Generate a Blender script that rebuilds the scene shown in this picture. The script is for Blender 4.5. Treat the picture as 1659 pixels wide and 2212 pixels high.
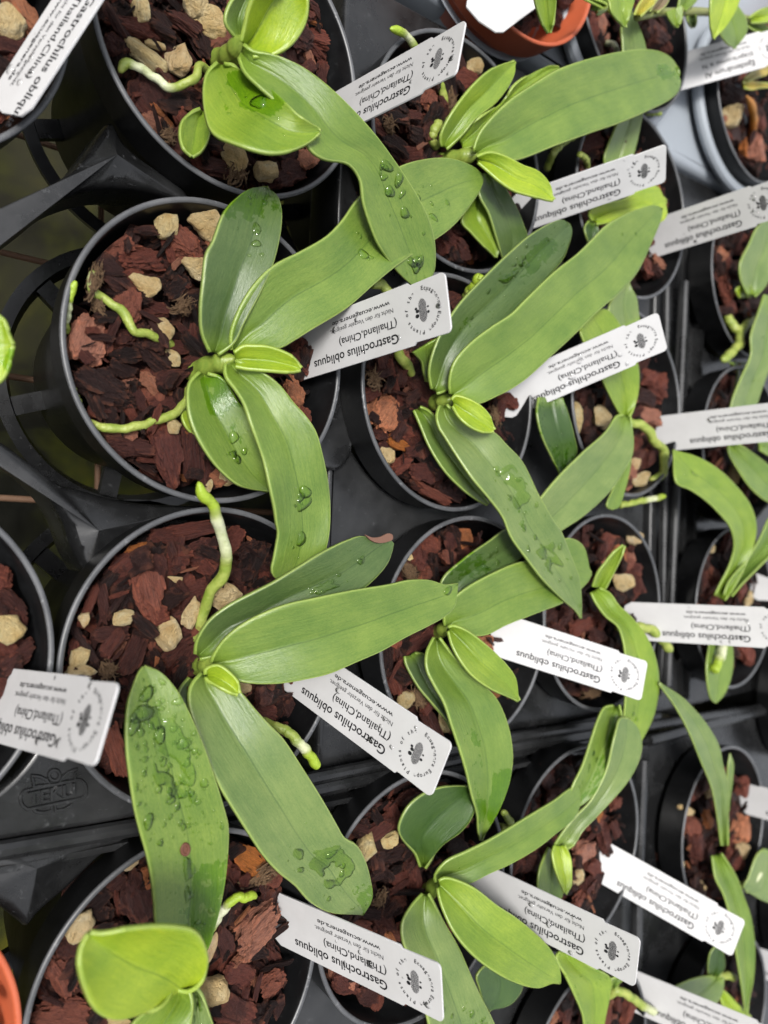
import bpy, bmesh, math, random
import numpy as np
from mathutils import Vector, Matrix, noise, Euler

for o in list(bpy.data.objects):
    bpy.data.objects.remove(o)
sc = bpy.context.scene
COL = sc.collection
R = math.radians
RND = random.Random(7)

# ------------------------------------------------------------------ camera, sky, sun, exposure
TILT = R(39.1); CAM_H = 0.28           # z = 0 is the level of the pot rims, units are metres
cam_data = bpy.data.cameras.new('camera')
cam = bpy.data.objects.new('camera', cam_data); COL.objects.link(cam)
cam_data.sensor_fit = 'VERTICAL'; cam_data.sensor_height = 34.6; cam_data.sensor_width = 25.95
cam_data.lens = 26.0
cam_data.clip_start = 0.005; cam_data.clip_end = 50
VR = Vector((math.cos(TILT), 0, math.sin(TILT))); VU = Vector((0, 1, 0)); VD = Vector((math.sin(TILT), 0, -math.cos(TILT)))
cam.matrix_world = Matrix(((VR.x, VU.x, -VD.x, 0), (VR.y, VU.y, -VD.y, 0), (VR.z, VU.z, -VD.z, CAM_H), (0, 0, 0, 1)))
cam_data.dof.use_dof = True; cam_data.dof.focus_distance = 0.325; cam_data.dof.aperture_fstop = 7.5
sc.camera = cam

SUN_EL, SUN_AZ = R(58), R(285)
world = bpy.data.worlds.new('World'); sc.world = world; world.use_nodes = True
wn = world.node_tree; bg = wn.nodes['Background']
sky = wn.nodes.new('ShaderNodeTexSky'); sky.sky_type = 'NISHITA'; sky.sun_disc = False
sky.sun_elevation = SUN_EL; sky.sun_rotation = SUN_AZ; sky.air_density = 1.0; sky.dust_density = 3.0
hs = wn.nodes.new('ShaderNodeHueSaturation'); hs.inputs['Saturation'].default_value = 0.22
wn.links.new(sky.outputs[0], hs.inputs['Color']); 
geo = wn.nodes.new('ShaderNodeTexCoord'); sx_ = wn.nodes.new('ShaderNodeSeparateXYZ'); wn.links.new(geo.outputs['Generated'], sx_.inputs[0])
ma = wn.nodes.new('ShaderNodeMath'); ma.operation = 'MULTIPLY_ADD'; ma.inputs[1].default_value = .40
wn.links.new(sx_.outputs[0], ma.inputs[0]); wn.links.new(sx_.outputs[2], ma.inputs[2])
mr_ = wn.nodes.new('ShaderNodeMapRange'); mr_.inputs['From Min'].default_value = -.05; mr_.inputs['From Max'].default_value = .75; mr_.inputs['To Min'].default_value = .10; mr_.inputs['To Max'].default_value = 1.35
wn.links.new(ma.outputs[0], mr_.inputs['Value'])
sc_w = wn.nodes.new('ShaderNodeVectorMath'); sc_w.operation = 'SCALE'; wn.links.new(hs.outputs[0], sc_w.inputs[0]); wn.links.new(mr_.outputs[0], sc_w.inputs['Scale'])
wn.links.new(sc_w.outputs[0], bg.inputs['Color'])
bg.inputs['Strength'].default_value = 0.135
sd = bpy.data.lights.new('sun', 'SUN'); sd.energy = 2.4; sd.angle = R(15); sd.color = (1, .97, .92)
sun = bpy.data.objects.new('sun', sd); COL.objects.link(sun)
sdir = Vector((math.sin(SUN_AZ) * math.cos(SUN_EL), math.cos(SUN_AZ) * math.cos(SUN_EL), math.sin(SUN_EL)))
sun.rotation_euler = sdir.to_track_quat('Z', 'Y').to_euler()
sc.view_settings.view_transform = 'Standard'; sc.view_settings.look = 'None'
sc.view_settings.exposure = 0.72; sc.view_settings.gamma = 1.0; sc.view_settings.use_curve_mapping = False
sc.cycles.use_denoising = True
sc.cycles.sample_clamp_indirect = 0; sc.cycles.max_bounces = 8; sc.cycles.transmission_bounces = 6; sc.cycles.transparent_max_bounces = 6

# ------------------------------------------------------------------ helpers
F = 1662.0; W2, H2 = 829.5, 1106.0
def un(x, y, z=0.0):
    """the point at height z (cm above the rims) where the thing seen at x, y stands"""
    v = VD + VR * ((x - W2) / F) + VU * ((H2 - y) / F)
    z = z * 0.01
    return Vector((0, 0, CAM_H)) + v * ((z - CAM_H) / v.z)
def pr(p):
    q = p - Vector((0, 0, CAM_H)); d = q.dot(VD)
    return (W2 + F * q.dot(VR) / d, H2 - F * q.dot(VU) / d)
def pxcm(x, y, z=0.0):
    return F / (un(x, y, z) - Vector((0, 0, CAM_H))).dot(VD) * 0.01
OX = {'0': 0.0, '1': 548.6, '2': 1055.5}; OY = {'0': 0.0, '1': 548.6, '2': 1097.2, '3': 1608.5}
def K(rc, x, y):
    return (OX[rc[1]] + x * .3638, OY[rc[0]] + y * .3638)

def link(name, me, mat=None, parent=None, loc=None):
    o = bpy.data.objects.new(name, me); COL.objects.link(o)
    if mat is not None and me is not None and len(me.materials) == 0: me.materials.append(mat)
    if parent is not None: o.parent = parent
    if loc is not None: o.location = loc
    return o
def tag(o, label=None, cat=None, group=None, kind=None):
    if label: o['label'] = label
    if cat: o['category'] = cat
    if group: o['group'] = group
    if kind: o['kind'] = kind
    return o
def empty(name, loc):
    o = bpy.data.objects.new(name, None); COL.objects.link(o); o.location = loc; o.empty_display_size = .01
    return o
def mesh_from(verts, faces, smooth=True):
    me = bpy.data.meshes.new('m'); me.from_pydata([tuple(v) for v in verts], [], faces); me.update()
    if smooth: me.shade_smooth()
    return me
def bm_mesh(bm, smooth=True, sharp=None):
    me = bpy.data.meshes.new('m'); bm.to_mesh(me); bm.free()
    if smooth: me.shade_smooth()
    if sharp: me.set_sharp_from_angle(angle=R(sharp))
    return me
def lathe(prof, n=96):
    v, f = [], []
    m = len(prof)
    for i in range(n):
        a = 2 * math.pi * i / n
        for r_, z_ in prof: v.append((r_ * math.cos(a), r_ * math.sin(a), z_))
    for i in range(n):
        for k in range(m - 1):
            a, b = i * m + k, ((i + 1) % n) * m + k
            f.append((a, b, b + 1, a + 1))
    return mesh_from(v, f)
def catmull(pts, n):
    """n samples along a smooth curve through pts (any dimension), chord-length spaced"""
    P = np.array(pts, float)
    if len(P) == 2: return P[0] + (P[1] - P[0]) * np.linspace(0, 1, n)[:, None]
    d = np.sqrt(np.linalg.norm(np.diff(P[:, :2], axis=0), axis=1)) + 1e-6
    t = np.concatenate([[0], np.cumsum(d)])
    T = np.zeros_like(P)
    for i in range(len(P)):
        if i == 0: T[i] = (P[1] - P[0]) / (t[1] - t[0])
        elif i == len(P) - 1: T[i] = (P[-1] - P[-2]) / (t[-1] - t[-2])
        else:
            a = (P[i] - P[i - 1]) / (t[i] - t[i - 1]); b = (P[i + 1] - P[i]) / (t[i + 1] - t[i])
            w = (t[i + 1] - t[i]) / (t[i + 1] - t[i - 1]); T[i] = a * w + b * (1 - w)
    fine = np.linspace(0, t[-1], 400); out = []
    for s in fine:
        i = min(np.searchsorted(t, s, 'right') - 1, len(P) - 2); h = t[i + 1] - t[i]; u = (s - t[i]) / h
        out.append((2*u**3-3*u**2+1)*P[i] + (u**3-2*u**2+u)*h*T[i] + (-2*u**3+3*u**2)*P[i+1] + (u**3-u**2)*h*T[i+1])
    out = np.array(out)
    L = np.concatenate([[0], np.cumsum(np.linalg.norm(np.diff(out[:, :2], axis=0), axis=1))])
    q = np.linspace(0, L[-1], n)
    return np.stack([np.interp(q, L, out[:, k]) for k in range(out.shape[1])], 1)

# ------------------------------------------------------------------ materials
class NT:
    def __init__(s, name):
        s.m = bpy.data.materials.new(name); s.m.use_nodes = True; s.t = s.m.node_tree
        s.b = s.t.nodes['Principled BSDF']
    def n(s, typ, **kw):
        x = s.t.nodes.new('ShaderNode' + typ)
        for k, v in kw.items():
            if k.startswith('i_'):
                kk = k[2:]; x.inputs[int(kk) if kk.isdigit() else kk].default_value = v
            else: setattr(x, k, v)
        return x
    def l(s, a, b): s.t.links.new(a, b)
    def noise(s, vec, scale, detail=4, rough=.55, dist=0.0):
        x = s.n('TexNoise'); x.inputs['Scale'].default_value = scale; x.inputs['Detail'].default_value = detail
        x.inputs['Roughness'].default_value = rough; x.inputs['Distortion'].default_value = dist
        if vec is not None: s.l(vec, x.inputs['Vector'])
        return x.outputs['Fac']
    def mapr(s, v, a, b, c=0.0, d=1.0, smooth=False):
        x = s.n('MapRange'); x.interpolation_type = 'SMOOTHSTEP' if smooth else 'LINEAR'
        s.l(v, x.inputs['Value'])
        for k, q in zip(('From Min', 'From Max', 'To Min', 'To Max'), (a, b, c, d)): x.inputs[k].default_value = q
        return x.outputs['Result']
    def math(s, op, a, b=None):
        x = s.n('Math', operation=op)
        for i, q in enumerate((a, b)):
            if q is None: continue
            if isinstance(q, (int, float)): x.inputs[i].default_value = q
            else: s.l(q, x.inputs[i])
        return x.outputs[0]
    def mix(s, f, a, b, mode='MIX'):
        x = s.n('Mix', data_type='RGBA', blend_type=mode)
        for sock, q in ((x.inputs[0], f), (x.inputs[6], a), (x.inputs[7], b)):
            if isinstance(q, (int, float)): sock.default_value = q
            elif isinstance(q, tuple): sock.default_value = q if len(q) == 4 else q + (1,)
            else: s.l(q, sock)
        return x.outputs[2]
    def ramp(s, f, stops):
        x = s.n('ValToRGB'); e = x.color_ramp.elements
        while len(e) < len(stops): e.new(.5)
        for q, (p, c) in zip(e, stops): q.position = p; q.color = c + (1,)
        s.l(f, x.inputs[0]); return x.outputs[0]
    def set(s, **kw):
        for k, v in kw.items():
            k = k.replace('_', ' ')
            if hasattr(v, 'links') or hasattr(v, 'is_linked'): s.l(v, s.b.inputs[k])
            else: s.b.inputs[k].default_value = v if not isinstance(v, tuple) else v + (1,)
    def bump(s, h, strength, dist):
        x = s.n('Bump'); x.inputs['Strength'].default_value = strength; x.inputs['Distance'].default_value = dist
        s.l(h, x.inputs['Height']); s.l(x.outputs[0], s.b.inputs['Normal'])

def m_leaf():
    t = NT('leaf')
    p = t.n('Attribute', attribute_name='leafp').outputs['Vector']; q = t.n('Attribute', attribute_name='leafq').outputs['Vector']
    sp = t.n('SeparateXYZ'); t.l(p, sp.inputs[0])
    aj = t.math('ABSOLUTE', sp.outputs[0]); s_ = sp.outputs[1]
    oi = t.n('ObjectInfo')
    base = oi.outputs['Color']
    big = t.noise(q, .55, 3)
    mp = t.n('Mapping'); mp.inputs['Scale'].default_value = (7, .55, 1); t.l(q, mp.inputs['Vector'])
    streak = t.noise(mp.outputs[0], 1.6, 4)
    mp2 = t.n('Mapping'); mp2.inputs['Scale'].default_value = (14, 5, 1); t.l(q, mp2.inputs['Vector'])
    grain = t.noise(mp2.outputs[0], 1.5, 5, .7)
    c = t.mix(t.mapr(big, .3, .7), t.mix(1.0, base, (.80, .86, .8), 'MULTIPLY'), t.mix(1.0, base, (1.22, 1.14, 1.15), 'MULTIPLY'))
    c = t.mix(t.mapr(streak, .35, .68, 0, .7), c, t.mix(1.0, c, (1.35, 1.2, 1.3), 'MULTIPLY'))
    c = t.mix(t.mapr(grain, .35, .68, 0, 1), c, t.mix(1.0, c, (.70, .80, .68), 'MULTIPLY'))
    # midrib, pale rim, yellower base
    c = t.mix(t.mapr(aj, .004, .035, .55, 0, True), c, t.mix(1.0, c, (.42, .52, .5), 'MULTIPLY'))
    c = t.mix(t.mapr(aj, .955, .995, 0, .55), c, (.36, .46, .12))
    c = t.mix(t.mapr(s_, .0, .17, .45, 0, True), c, (.22, .34, .03))
    # specks
    mp3 = t.n('Mapping'); mp3.inputs['Scale'].default_value = (1, 1, 1); t.l(q, mp3.inputs['Vector'])
    spk = t.noise(mp3.outputs[0], 9, 2)
    c = t.mix(t.mapr(spk, .76, .80, 0, .5), c, (.10, .09, .03))
    # wet film where the water has spread
    wn_ = t.noise(q, .45, 5, .5, .6)
    mpw = t.n('Mapping'); mpw.inputs['Scale'].default_value = (1.3, .8, 1); t.l(q, mpw.inputs['Vector'])
    wn2 = t.math('ADD', t.math('MULTIPLY', wn_, .55), t.math('MULTIPLY', t.noise(mpw.outputs[0], 2.6, 5, .62, .4), .45))
    wet = t.mapr(t.math('ADD', t.math('ADD', wn2, t.math('MULTIPLY', oi.outputs['Alpha'], .42)), sp.outputs[2]), .69, .72)
    c = t.mix(wet, c, t.mix(1.0, c, (.58, .78, .22), 'MULTIPLY'))
    rough = t.math('ADD', t.mapr(wet, 0, 1, .31, .06), t.mapr(grain, .3, .7, -.03, .05))
    t.set(Base_Color=c, Roughness=rough)
    t.b.inputs['Specular IOR Level'].default_value = .60
    t.b.inputs['Subsurface Weight'].default_value = 0
    hgt = t.math('ADD', t.math('MULTIPLY', streak, .6), t.math('MULTIPLY', grain, .35))
    t.bump(hgt, .34, .0014)
    # a little light comes through
    tr = t.n('BsdfTranslucent'); t.l(t.mix(1.0, c, (1.5, 1.5, .6), 'MULTIPLY'), tr.inputs[0])
    mx = t.n('MixShader'); mx.inputs[0].default_value = .16
    out = t.t.nodes['Material Output']
    t.l(t.b.outputs[0], mx.inputs[1]); t.l(tr.outputs[0], mx.inputs[2]); t.l(mx.outputs[0], out.inputs[0])
    return t.m

def m_bark(stuff):
    t = NT('bark_mulch' if stuff else 'bark')
    lc = t.n('Attribute', attribute_name='lc').outputs['Vector']
    if stuff:
        tint = t.n('Attribute', attribute_name='tint').outputs['Fac']; seed = t.math('MULTIPLY', tint, 37.0)
    else:
        oi = t.n('ObjectInfo'); sx = t.n('SeparateColor'); t.l(oi.outputs['Color'], sx.inputs[0]); tint = sx.outputs[0]
        seed = t.math('MULTIPLY', oi.outputs['Random'], 37.0)
    cb = t.n('CombineXYZ'); t.l(seed, cb.inputs[0]); t.l(seed, cb.inputs[2])
    ad = t.n('VectorMath', operation='ADD'); t.l(lc, ad.inputs[0]); t.l(cb.outputs[0], ad.inputs[1])
    v = ad.outputs[0]
    mp = t.n('Mapping'); mp.inputs['Scale'].default_value = (1.0, 7, 7); t.l(v, mp.inputs['Vector'])
    fib = t.noise(mp.outputs[0], 1.7, 7, .65, .6)
    blo = t.noise(v, 1.6, 5, .6); gr = t.noise(v, 14, 6, .7)
    base = t.ramp(tint, [(0.0, (.016, .010, .010)), (.22, (.050, .024, .023)), (.45, (.105, .038, .032)), (.62, (.180, .058, .042)), (.8, (.36, .175, .125)), (1.0, (.46, .17, .045))])
    c = t.mix(t.mapr(fib, .3, .7, 0, 1), t.mix(1.0, base, (.5, .46, .46), 'MULTIPLY'), t.mix(1.0, base, (1.35, 1.3, 1.25), 'MULTIPLY'))
    c = t.mix(t.mapr(blo, .52, .68, 0, .62), c, t.mix(1.0, c, (.46, .48, .56), 'MULTIPLY'))
    c = t.mix(t.mapr(blo, .28, .40, .55, 0), c, t.mix(1.0, c, (1.7, 1.6, 1.45), 'MULTIPLY'))
    c = t.mix(t.mapr(gr, .35, .7, 0, .6), c, t.mix(1.0, c, (1.7, 1.55, 1.4), 'MULTIPLY'))
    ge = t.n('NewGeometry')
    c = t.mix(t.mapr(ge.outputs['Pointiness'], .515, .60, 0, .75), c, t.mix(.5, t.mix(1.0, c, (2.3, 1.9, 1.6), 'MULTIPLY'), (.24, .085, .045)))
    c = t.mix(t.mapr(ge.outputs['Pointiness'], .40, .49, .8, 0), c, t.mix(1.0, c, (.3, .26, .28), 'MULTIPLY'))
    t.set(Base_Color=c, Roughness=t.mapr(gr, .3, .7, .34, .6))
    t.b.inputs['Specular IOR Level'].default_value = .32
    h = t.math('ADD', t.math('MULTIPLY', fib, 1.0), t.math('MULTIPLY', gr, .5))
    t.bump(h, 1.0, .003)
    return t.m

def m_stone():
    t = NT('pumice'); tc = t.n('TexCoord'); oi = t.n('ObjectInfo')
    ad = t.n('VectorMath', operation='ADD'); t.l(tc.outputs['Object'], ad.inputs[0])
    sc_ = t.n('VectorMath', operation='SCALE'); sc_.inputs['Scale'].default_value = 3.0
    cb = t.n('CombineXYZ'); t.l(oi.outputs['Random'], cb.inputs[0]); t.l(cb.outputs[0], sc_.inputs[0]); t.l(sc_.outputs[0], ad.inputs[1])
    v = ad.outputs[0]
    a = t.noise(v, 2.0, 5, .6); b = t.noise(v, 9, 6, .75)
    vo = t.n('TexVoronoi'); vo.inputs['Scale'].default_value = 8; t.l(v, vo.inputs['Vector'])
    c = t.ramp(a, [(.22, (.55, .30, .09)), (.38, (.80, .57, .26)), (.58, (.90, .71, .39)), (.78, (.94, .84, .60))])
    c = t.mix(1.0, c, oi.outputs['Color'], 'MULTIPLY')
    c = t.mix(t.mapr(b, .3, .5, .6, 0), c, t.mix(1.0, c, (.42, .36, .28), 'MULTIPLY'))
    c = t.mix(t.mapr(vo.outputs['Distance'], 0, .13, .4, 0), c, t.mix(1.0, c, (.42, .36, .26), 'MULTIPLY'))
    t.set(Base_Color=c, Roughness=.82)
    t.bump(t.math('ADD', b, t.math('MULTIPLY', t.mapr(vo.outputs['Distance'], 0, .25), .35)), .8, .12)
    return t.m

def m_plastic(name, col, rough, dust=(.11, .115, .12), amt=.35, spec=.5):
    t = NT(name); tc = t.n('TexCoord'); v = tc.outputs['Object']
    a = t.noise(v, 22, 6, .65); b = t.noise(v, 240, 4, .7)
    mp = t.n('Mapping'); mp.inputs['Scale'].default_value = (1, 9, 1); t.l(v, mp.inputs['Vector'])
    scr = t.noise(mp.outputs[0], 130, 3, .6)
    c = t.mix(t.mapr(a, .45, .75, 0, amt * .55), col, dust)
    c = t.mix(t.mapr(b, .62, .72, 0, amt), c, dust)
    c = t.mix(t.mapr(scr, .70, .76, 0, amt), c, dust)
    t.set(Base_Color=c, Roughness=t.mapr(a, .3, .7, rough - .07, rough + .12))
    t.b.inputs['Specular IOR Level'].default_value = spec
    t.bump(t.math('ADD', t.math('MULTIPLY', a, .5), t.math('MULTIPLY', b, .2)), .12, .002)
    return t.m

def m_root():
    t = NT('aerial_root'); p = t.n('Attribute', attribute_name='rootp'); sp = t.n('SeparateXYZ'); t.l(p.outputs['Vector'], sp.inputs[0])
    tc = t.n('TexCoord'); a = t.noise(tc.outputs['Object'], 160, 5, .6); b = t.noise(tc.outputs['Object'], 700, 3)
    g = t.mix(t.mapr(a, .35, .65), (.17, .235, .03), (.29, .33, .075))
    w = t.mix(t.mapr(a, .35, .65), (.40, .43, .24), (.60, .61, .45))
    c = t.mix(sp.outputs[1], g, w)
    c = t.mix(sp.outputs[2], c, (.25, .35, .025))
    c = t.mix(t.mapr(a, .66, .76, 0, .6), c, (.20, .12, .03))
    t.set(Base_Color=c, Roughness=.45); t.b.inputs['Subsurface Weight'].default_value = .0
    t.bump(t.math('ADD', a, b), .35, .0015)
    return t.m

def m_simple(name, col, rough=.5, spec=.5):
    t = NT(name); tc = t.n('TexCoord'); a = t.noise(tc.outputs['Object'], 90, 5, .6)
    c = t.mix(t.mapr(a, .3, .7, 0, 1), tuple(x * .9 for x in col), tuple(min(1, x * 1.07) for x in col))
    t.set(Base_Color=c, Roughness=rough); t.b.inputs['Specular IOR Level'].default_value = spec
    return t.m
def m_label():
    t = NT('label_plastic'); tc = t.n('TexCoord')
    a = t.noise(tc.outputs['Object'], 40, 4, .6); b = t.noise(tc.outputs['Object'], 500, 3, .6)
    c = t.mix(t.mapr(a, .3, .7), (.445, .441, .442), (.50, .497, .50))
    t.set(Base_Color=c, Roughness=.5); t.b.inputs['Specular IOR Level'].default_value = .15; t.bump(t.math('ADD', a, t.math('MULTIPLY', b, .15)), .08, .002)
    return t.m
def m_ink():
    t = NT('ink'); tc = t.n('TexCoord')
    mp = t.n('Mapping'); mp.inputs['Scale'].default_value = (3, .6, 1); t.l(tc.outputs['Object'], mp.inputs['Vector'])
    a = t.noise(mp.outputs[0], 900, 3, .7)
    c = t.mix(t.mapr(a, .58, .66, 0, .45), (.012, .012, .014), (.35, .35, .35))
    t.set(Base_Color=c, Roughness=.6); t.b.inputs['Specular IOR Level'].default_value = .1; return t.m
def m_water(name='water', c0=(.90, .97, .72), c1=(.62, .80, .34)):
    t = NT(name); out = t.t.nodes['Material Output']; t.t.nodes.remove(t.b)
    lw = t.n('LayerWeight'); lw.inputs['Blend'].default_value = .35
    tr = t.n('BsdfTransparent'); t.l(t.mix(t.mapr(lw.outputs['Facing'], .15, .8), c0, c1), tr.inputs[0])
    gl = t.n('BsdfGlossy'); gl.inputs['Roughness'].default_value = .03
    fr = t.n('Fresnel'); fr.inputs['IOR'].default_value = 1.36
    mx = t.n('MixShader'); t.l(t.math('ADD', fr.outputs[0], .015), mx.inputs[0]); t.l(tr.outputs[0], mx.inputs[1]); t.l(gl.outputs[0], mx.inputs[2])
    t.l(mx.outputs[0], out.inputs[0])
    return t.m
def m_floor():
    t = NT('floor'); tc = t.n('TexCoord'); v = tc.outputs['Object']
    a = t.noise(v, 7, 5, .6, .5); b = t.noise(v, 30, 6, .65); d = t.noise(v, 3.1, 3)
    c = t.ramp(a, [(.30, (.002, .002, .002)), (.44, (.006, .006, .004)), (.54, (.030, .033, .006)), (.68, (.085, .075, .005))])
    c = t.mix(t.mapr(b, .35, .6, .7, 0), c, (.010, .010, .008))
    c = t.mix(t.mapr(d, .54, .64, 0, .7), c, (.030, .028, .019))
    t.set(Base_Color=c, Roughness=.8); t.b.inputs['Specular IOR Level'].default_value = .03; return t.m
def m_husk():
    t = NT('husk'); lc = t.n('Attribute', attribute_name='lc').outputs['Vector']
    mp = t.n('Mapping'); mp.inputs['Scale'].default_value = (.7, 9, 9); t.l(lc, mp.inputs['Vector'])
    a = t.noise(mp.outputs[0], 2.0, 6, .7, .5)
    c = t.ramp(a, [(.3, (.06, .035, .018)), (.5, (.22, .125, .06)), (.7, (.42, .27, .13))])
    t.set(Base_Color=c, Roughness=.8); t.bump(a, 1.0, .003); return t.m

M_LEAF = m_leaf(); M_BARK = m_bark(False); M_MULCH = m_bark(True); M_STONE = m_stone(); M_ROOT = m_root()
M_POT = m_plastic('pot_plastic', (.0042, .0043, .0047), .33, (.045, .047, .05), .4, .30)
M_RIM = m_plastic('worn_sheen_rim', (.055, .057, .061), .34, (.3, .3, .31), .5, .5)  # rim-top grey: worn plastic, plus sky sheen put into the colour
M_TRAY = m_plastic('tray_plastic', (.008, .0082, .0085), .25, (.075, .077, .08), .55, .62)
M_GREY = m_plastic('grey_tray_plastic', (.25, .275, .305), .34, (.30, .32, .35), .3)
M_TERRA = m_plastic('terracotta_plastic', (.40, .085, .034), .40, (.45, .16, .09), .3)
M_LABEL = m_label(); M_INK = m_ink(); M_WATER = m_water(); M_WATER2 = m_water('clear_water', (1, 1, 1), (.9, .9, .9)); M_FLOOR = m_floor(); M_HUSK = m_husk()
M_ROD = m_simple('rusty_rod', (.13, .07, .04), .75); M_TEAL = m_simple('teal_plastic', (.015, .16, .13), .5)
M_HOLE = m_simple('dead_tissue', (.10, .035, .018), .7)
M_BROWN = m_simple('dry_leaf_end', (.13, .062, .04), .7)
M_DARK = m_simple('damp_mulch_bed', (.012, .008, .007), .9)

# ------------------------------------------------------------------ the ground below and the bench mesh
fl = mesh_from([(-1.2, -1.6, -.46), (2.6, -1.6, -.46), (2.6, 1.6, -.46), (-1.2, 1.6, -.46)], [(0, 1, 2, 3)], False)
tag(link('ground', fl, M_FLOOR), kind='structure')
def tube(pts, rad, seg=8, closed=False):
    v, f = [], []
    pts = [Vector(p) for p in pts]; n = len(pts)
    up = Vector((0.02, 0.03, 1)).normalized()
    for i, p in enumerate(pts):
        a = pts[(i - 1) % n] if (closed or i) else p; b = pts[(i + 1) % n] if (closed or i < n - 1) else p
        d = (b - a).normalized(); s = d.cross(up)
        if s.length < 1e-3: s = Vector((1, 0, 0))
        s.normalize(); u = s.cross(d)
        r_ = rad[i] if isinstance(rad, (list, np.ndarray)) else rad
        for k in range(seg):
            t = 2 * math.pi * k / seg; v.append(p + (s * math.cos(t) + u * math.sin(t)) * r_)
    m = n if closed else n - 1
    for i in range(m):
        for k in range(seg):
            a = i * seg + k; b = i * seg + (k + 1) % seg; j = ((i + 1) % n) * seg
            f.append((a, b, j + (k + 1) % seg, j + k))
    if not closed:
        f.append(tuple(range(seg - 1, -1, -1))); f.append(tuple((n - 1) * seg + k for k in range(seg)))
    return v, f
def merge(parts, smooth=True):
    V, Fc = [], []
    for v, f in parts:
        o = len(V); V += list(v); Fc += [tuple(i + o for i in q) for q in f]
    return mesh_from(V, Fc, smooth)
rods = []
ZB = -.125
for k in range(30):
    x = -.05 + k * .031 * 1.9; rods.append(tube([(x, -.75, ZB), (x + .02, .75, ZB)], .0016, 6))
for k in range(26):
    y = -.75 + k * .031 * 1.9; rods.append(tube([(-.1, y, ZB + .003), (1.6, y - .08, ZB + .003)], .0016, 6))
tag(link('bench_mesh', merge(rods), M_ROD), 'rusty brown wire mesh of the bench seen through the empty tray cells', 'bench')
tag(link('plastic_strip', None), None) if False else None

# ------------------------------------------------------------------ pots
POTS = {  # rim centre in cm, rim height, material, label
 'P1': (15.1, 18.87, 0, 'black round pot along the top edge holding the orchid with the long twisted leaf'),
 'P2': (14.14, 6.34, 0, 'black round pot with two creeping green roots, above the pot with the upright root'),
 'P3': (14.02, -5.79, 0, 'black round pot with an upright root tip rising over its rim'),
 'P4': (12.85, -18.38, 0, 'black pot in the bottom left under the folded lime-green leaf'),
 'Q1': (27.9, 18.26, 0, 'black pot next to the orange pot, holding the orchid with the broad blunt leaf'),
 'Q2': (27.3, 6.02, 0, 'black pot in the middle holding the orchid with two tall parallel leaves'),
 'Q3': (28.4, -6.19, 0, 'black pot directly below the middle pot, crossed by a long wet leaf'),
 'Q4': (24.9, -18.65, 0, 'black pot at the bottom centre with a dark purple bark lump and two pale stones'),
 'R1': (43.2, 19.6, 0, 'black pot behind the label under the broad blunt leaf'),
 'R2': (42.7, 6.95, 0, 'black pot with a bent root running down beside a white label at the right'),
 'R3': (40.2, -6.11, 0, 'black pot with a short upright leaf tip, left of the horizontal white label'),
 'R4': (37.5, -19.8, 0, 'black pot crossed by a wet channelled leaf in the lower right'),
 'R5': (38.6, -33.2, 0, 'black pot cut by the bottom edge with a light green leaf hanging over it'),
 'G1': (43.6, 31.8, 0, 'black pot sunk in a pale grey ring near the top, with a narrow upright leaf'),
 'S0': (59.5, 31.4, 0, 'black pot in the pale grey tray at top right with an orange dry stem'),
 'S1': (58.8, 17.76, 0, 'black pot at the right edge with a forked root hanging over its rim'),
 'S2': (57.6, 5.0, 0, 'black pot at the right edge below the forked root, behind a wet drooping leaf'),
 'S3': (56.47, -7.08, 0, 'black pot crossed by a horizontal white label near the right edge'),
 'S4': (54.81, -23.2, 0, 'black pot at the right edge with leaves pointing straight up and down'),
 'S5': (55.2, -37.2, 0, 'black pot in the bottom right corner region behind a slanted label'),
 'U4': (70.0, -33.0, 0, 'black pot beyond the slanted label at the far right edge, lower one'),
 'U3': (69.5, -15.5, 0, 'black pot at the far right edge behind the down-pointing leaf'),
 'O1': (2.52, 16.97, 0, 'black pot cut by the top left corner with a steep white label'),
 'O3': (1.97, -4.7, 0, 'black pot cut by the left edge, left of the pot with the upright root'),
 'T1': (32.2, 31.6, .5, 'orange plastic pot at the top edge with a blank white label'),
 'T2': (.93, -17.37, 0, 'orange plastic pot cut by the bottom left corner'),
 'T3': (71.0, 40.0, 1.0, 'orange plastic pot cut by the top right corner'),
}
PROF = [(.0, -.105), (.0415, -.105), (.0425, -.103), (.0535, -.022), (.0555, -.019), (.0578, -.018), (.0582, -.0172), (.0594, -.0012), (.0599, -.0002), (.0600, .0006),
        (.0598, .0012), (.0592, .0015), (.0584, .0014), (.0578, .0009), (.0574, -.0004), (.0562, -.016), (.0535, -.0185), (.0525, -.022), (.049, -.05), (.0, -.05)]
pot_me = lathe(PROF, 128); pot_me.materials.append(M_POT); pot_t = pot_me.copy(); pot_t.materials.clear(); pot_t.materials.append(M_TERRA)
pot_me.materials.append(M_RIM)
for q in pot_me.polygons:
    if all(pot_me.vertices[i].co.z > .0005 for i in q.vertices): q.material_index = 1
pot_me.set_sharp_from_angle(angle=R(50)); pot_t.set_sharp_from_angle(angle=R(50))
CEN = {}
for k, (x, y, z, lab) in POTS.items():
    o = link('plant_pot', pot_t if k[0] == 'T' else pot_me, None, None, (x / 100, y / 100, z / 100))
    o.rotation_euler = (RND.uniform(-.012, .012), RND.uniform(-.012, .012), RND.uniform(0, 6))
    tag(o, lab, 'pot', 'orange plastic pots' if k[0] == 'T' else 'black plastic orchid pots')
    CEN[k] = Vector((x / 100, y / 100, z / 100))

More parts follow.
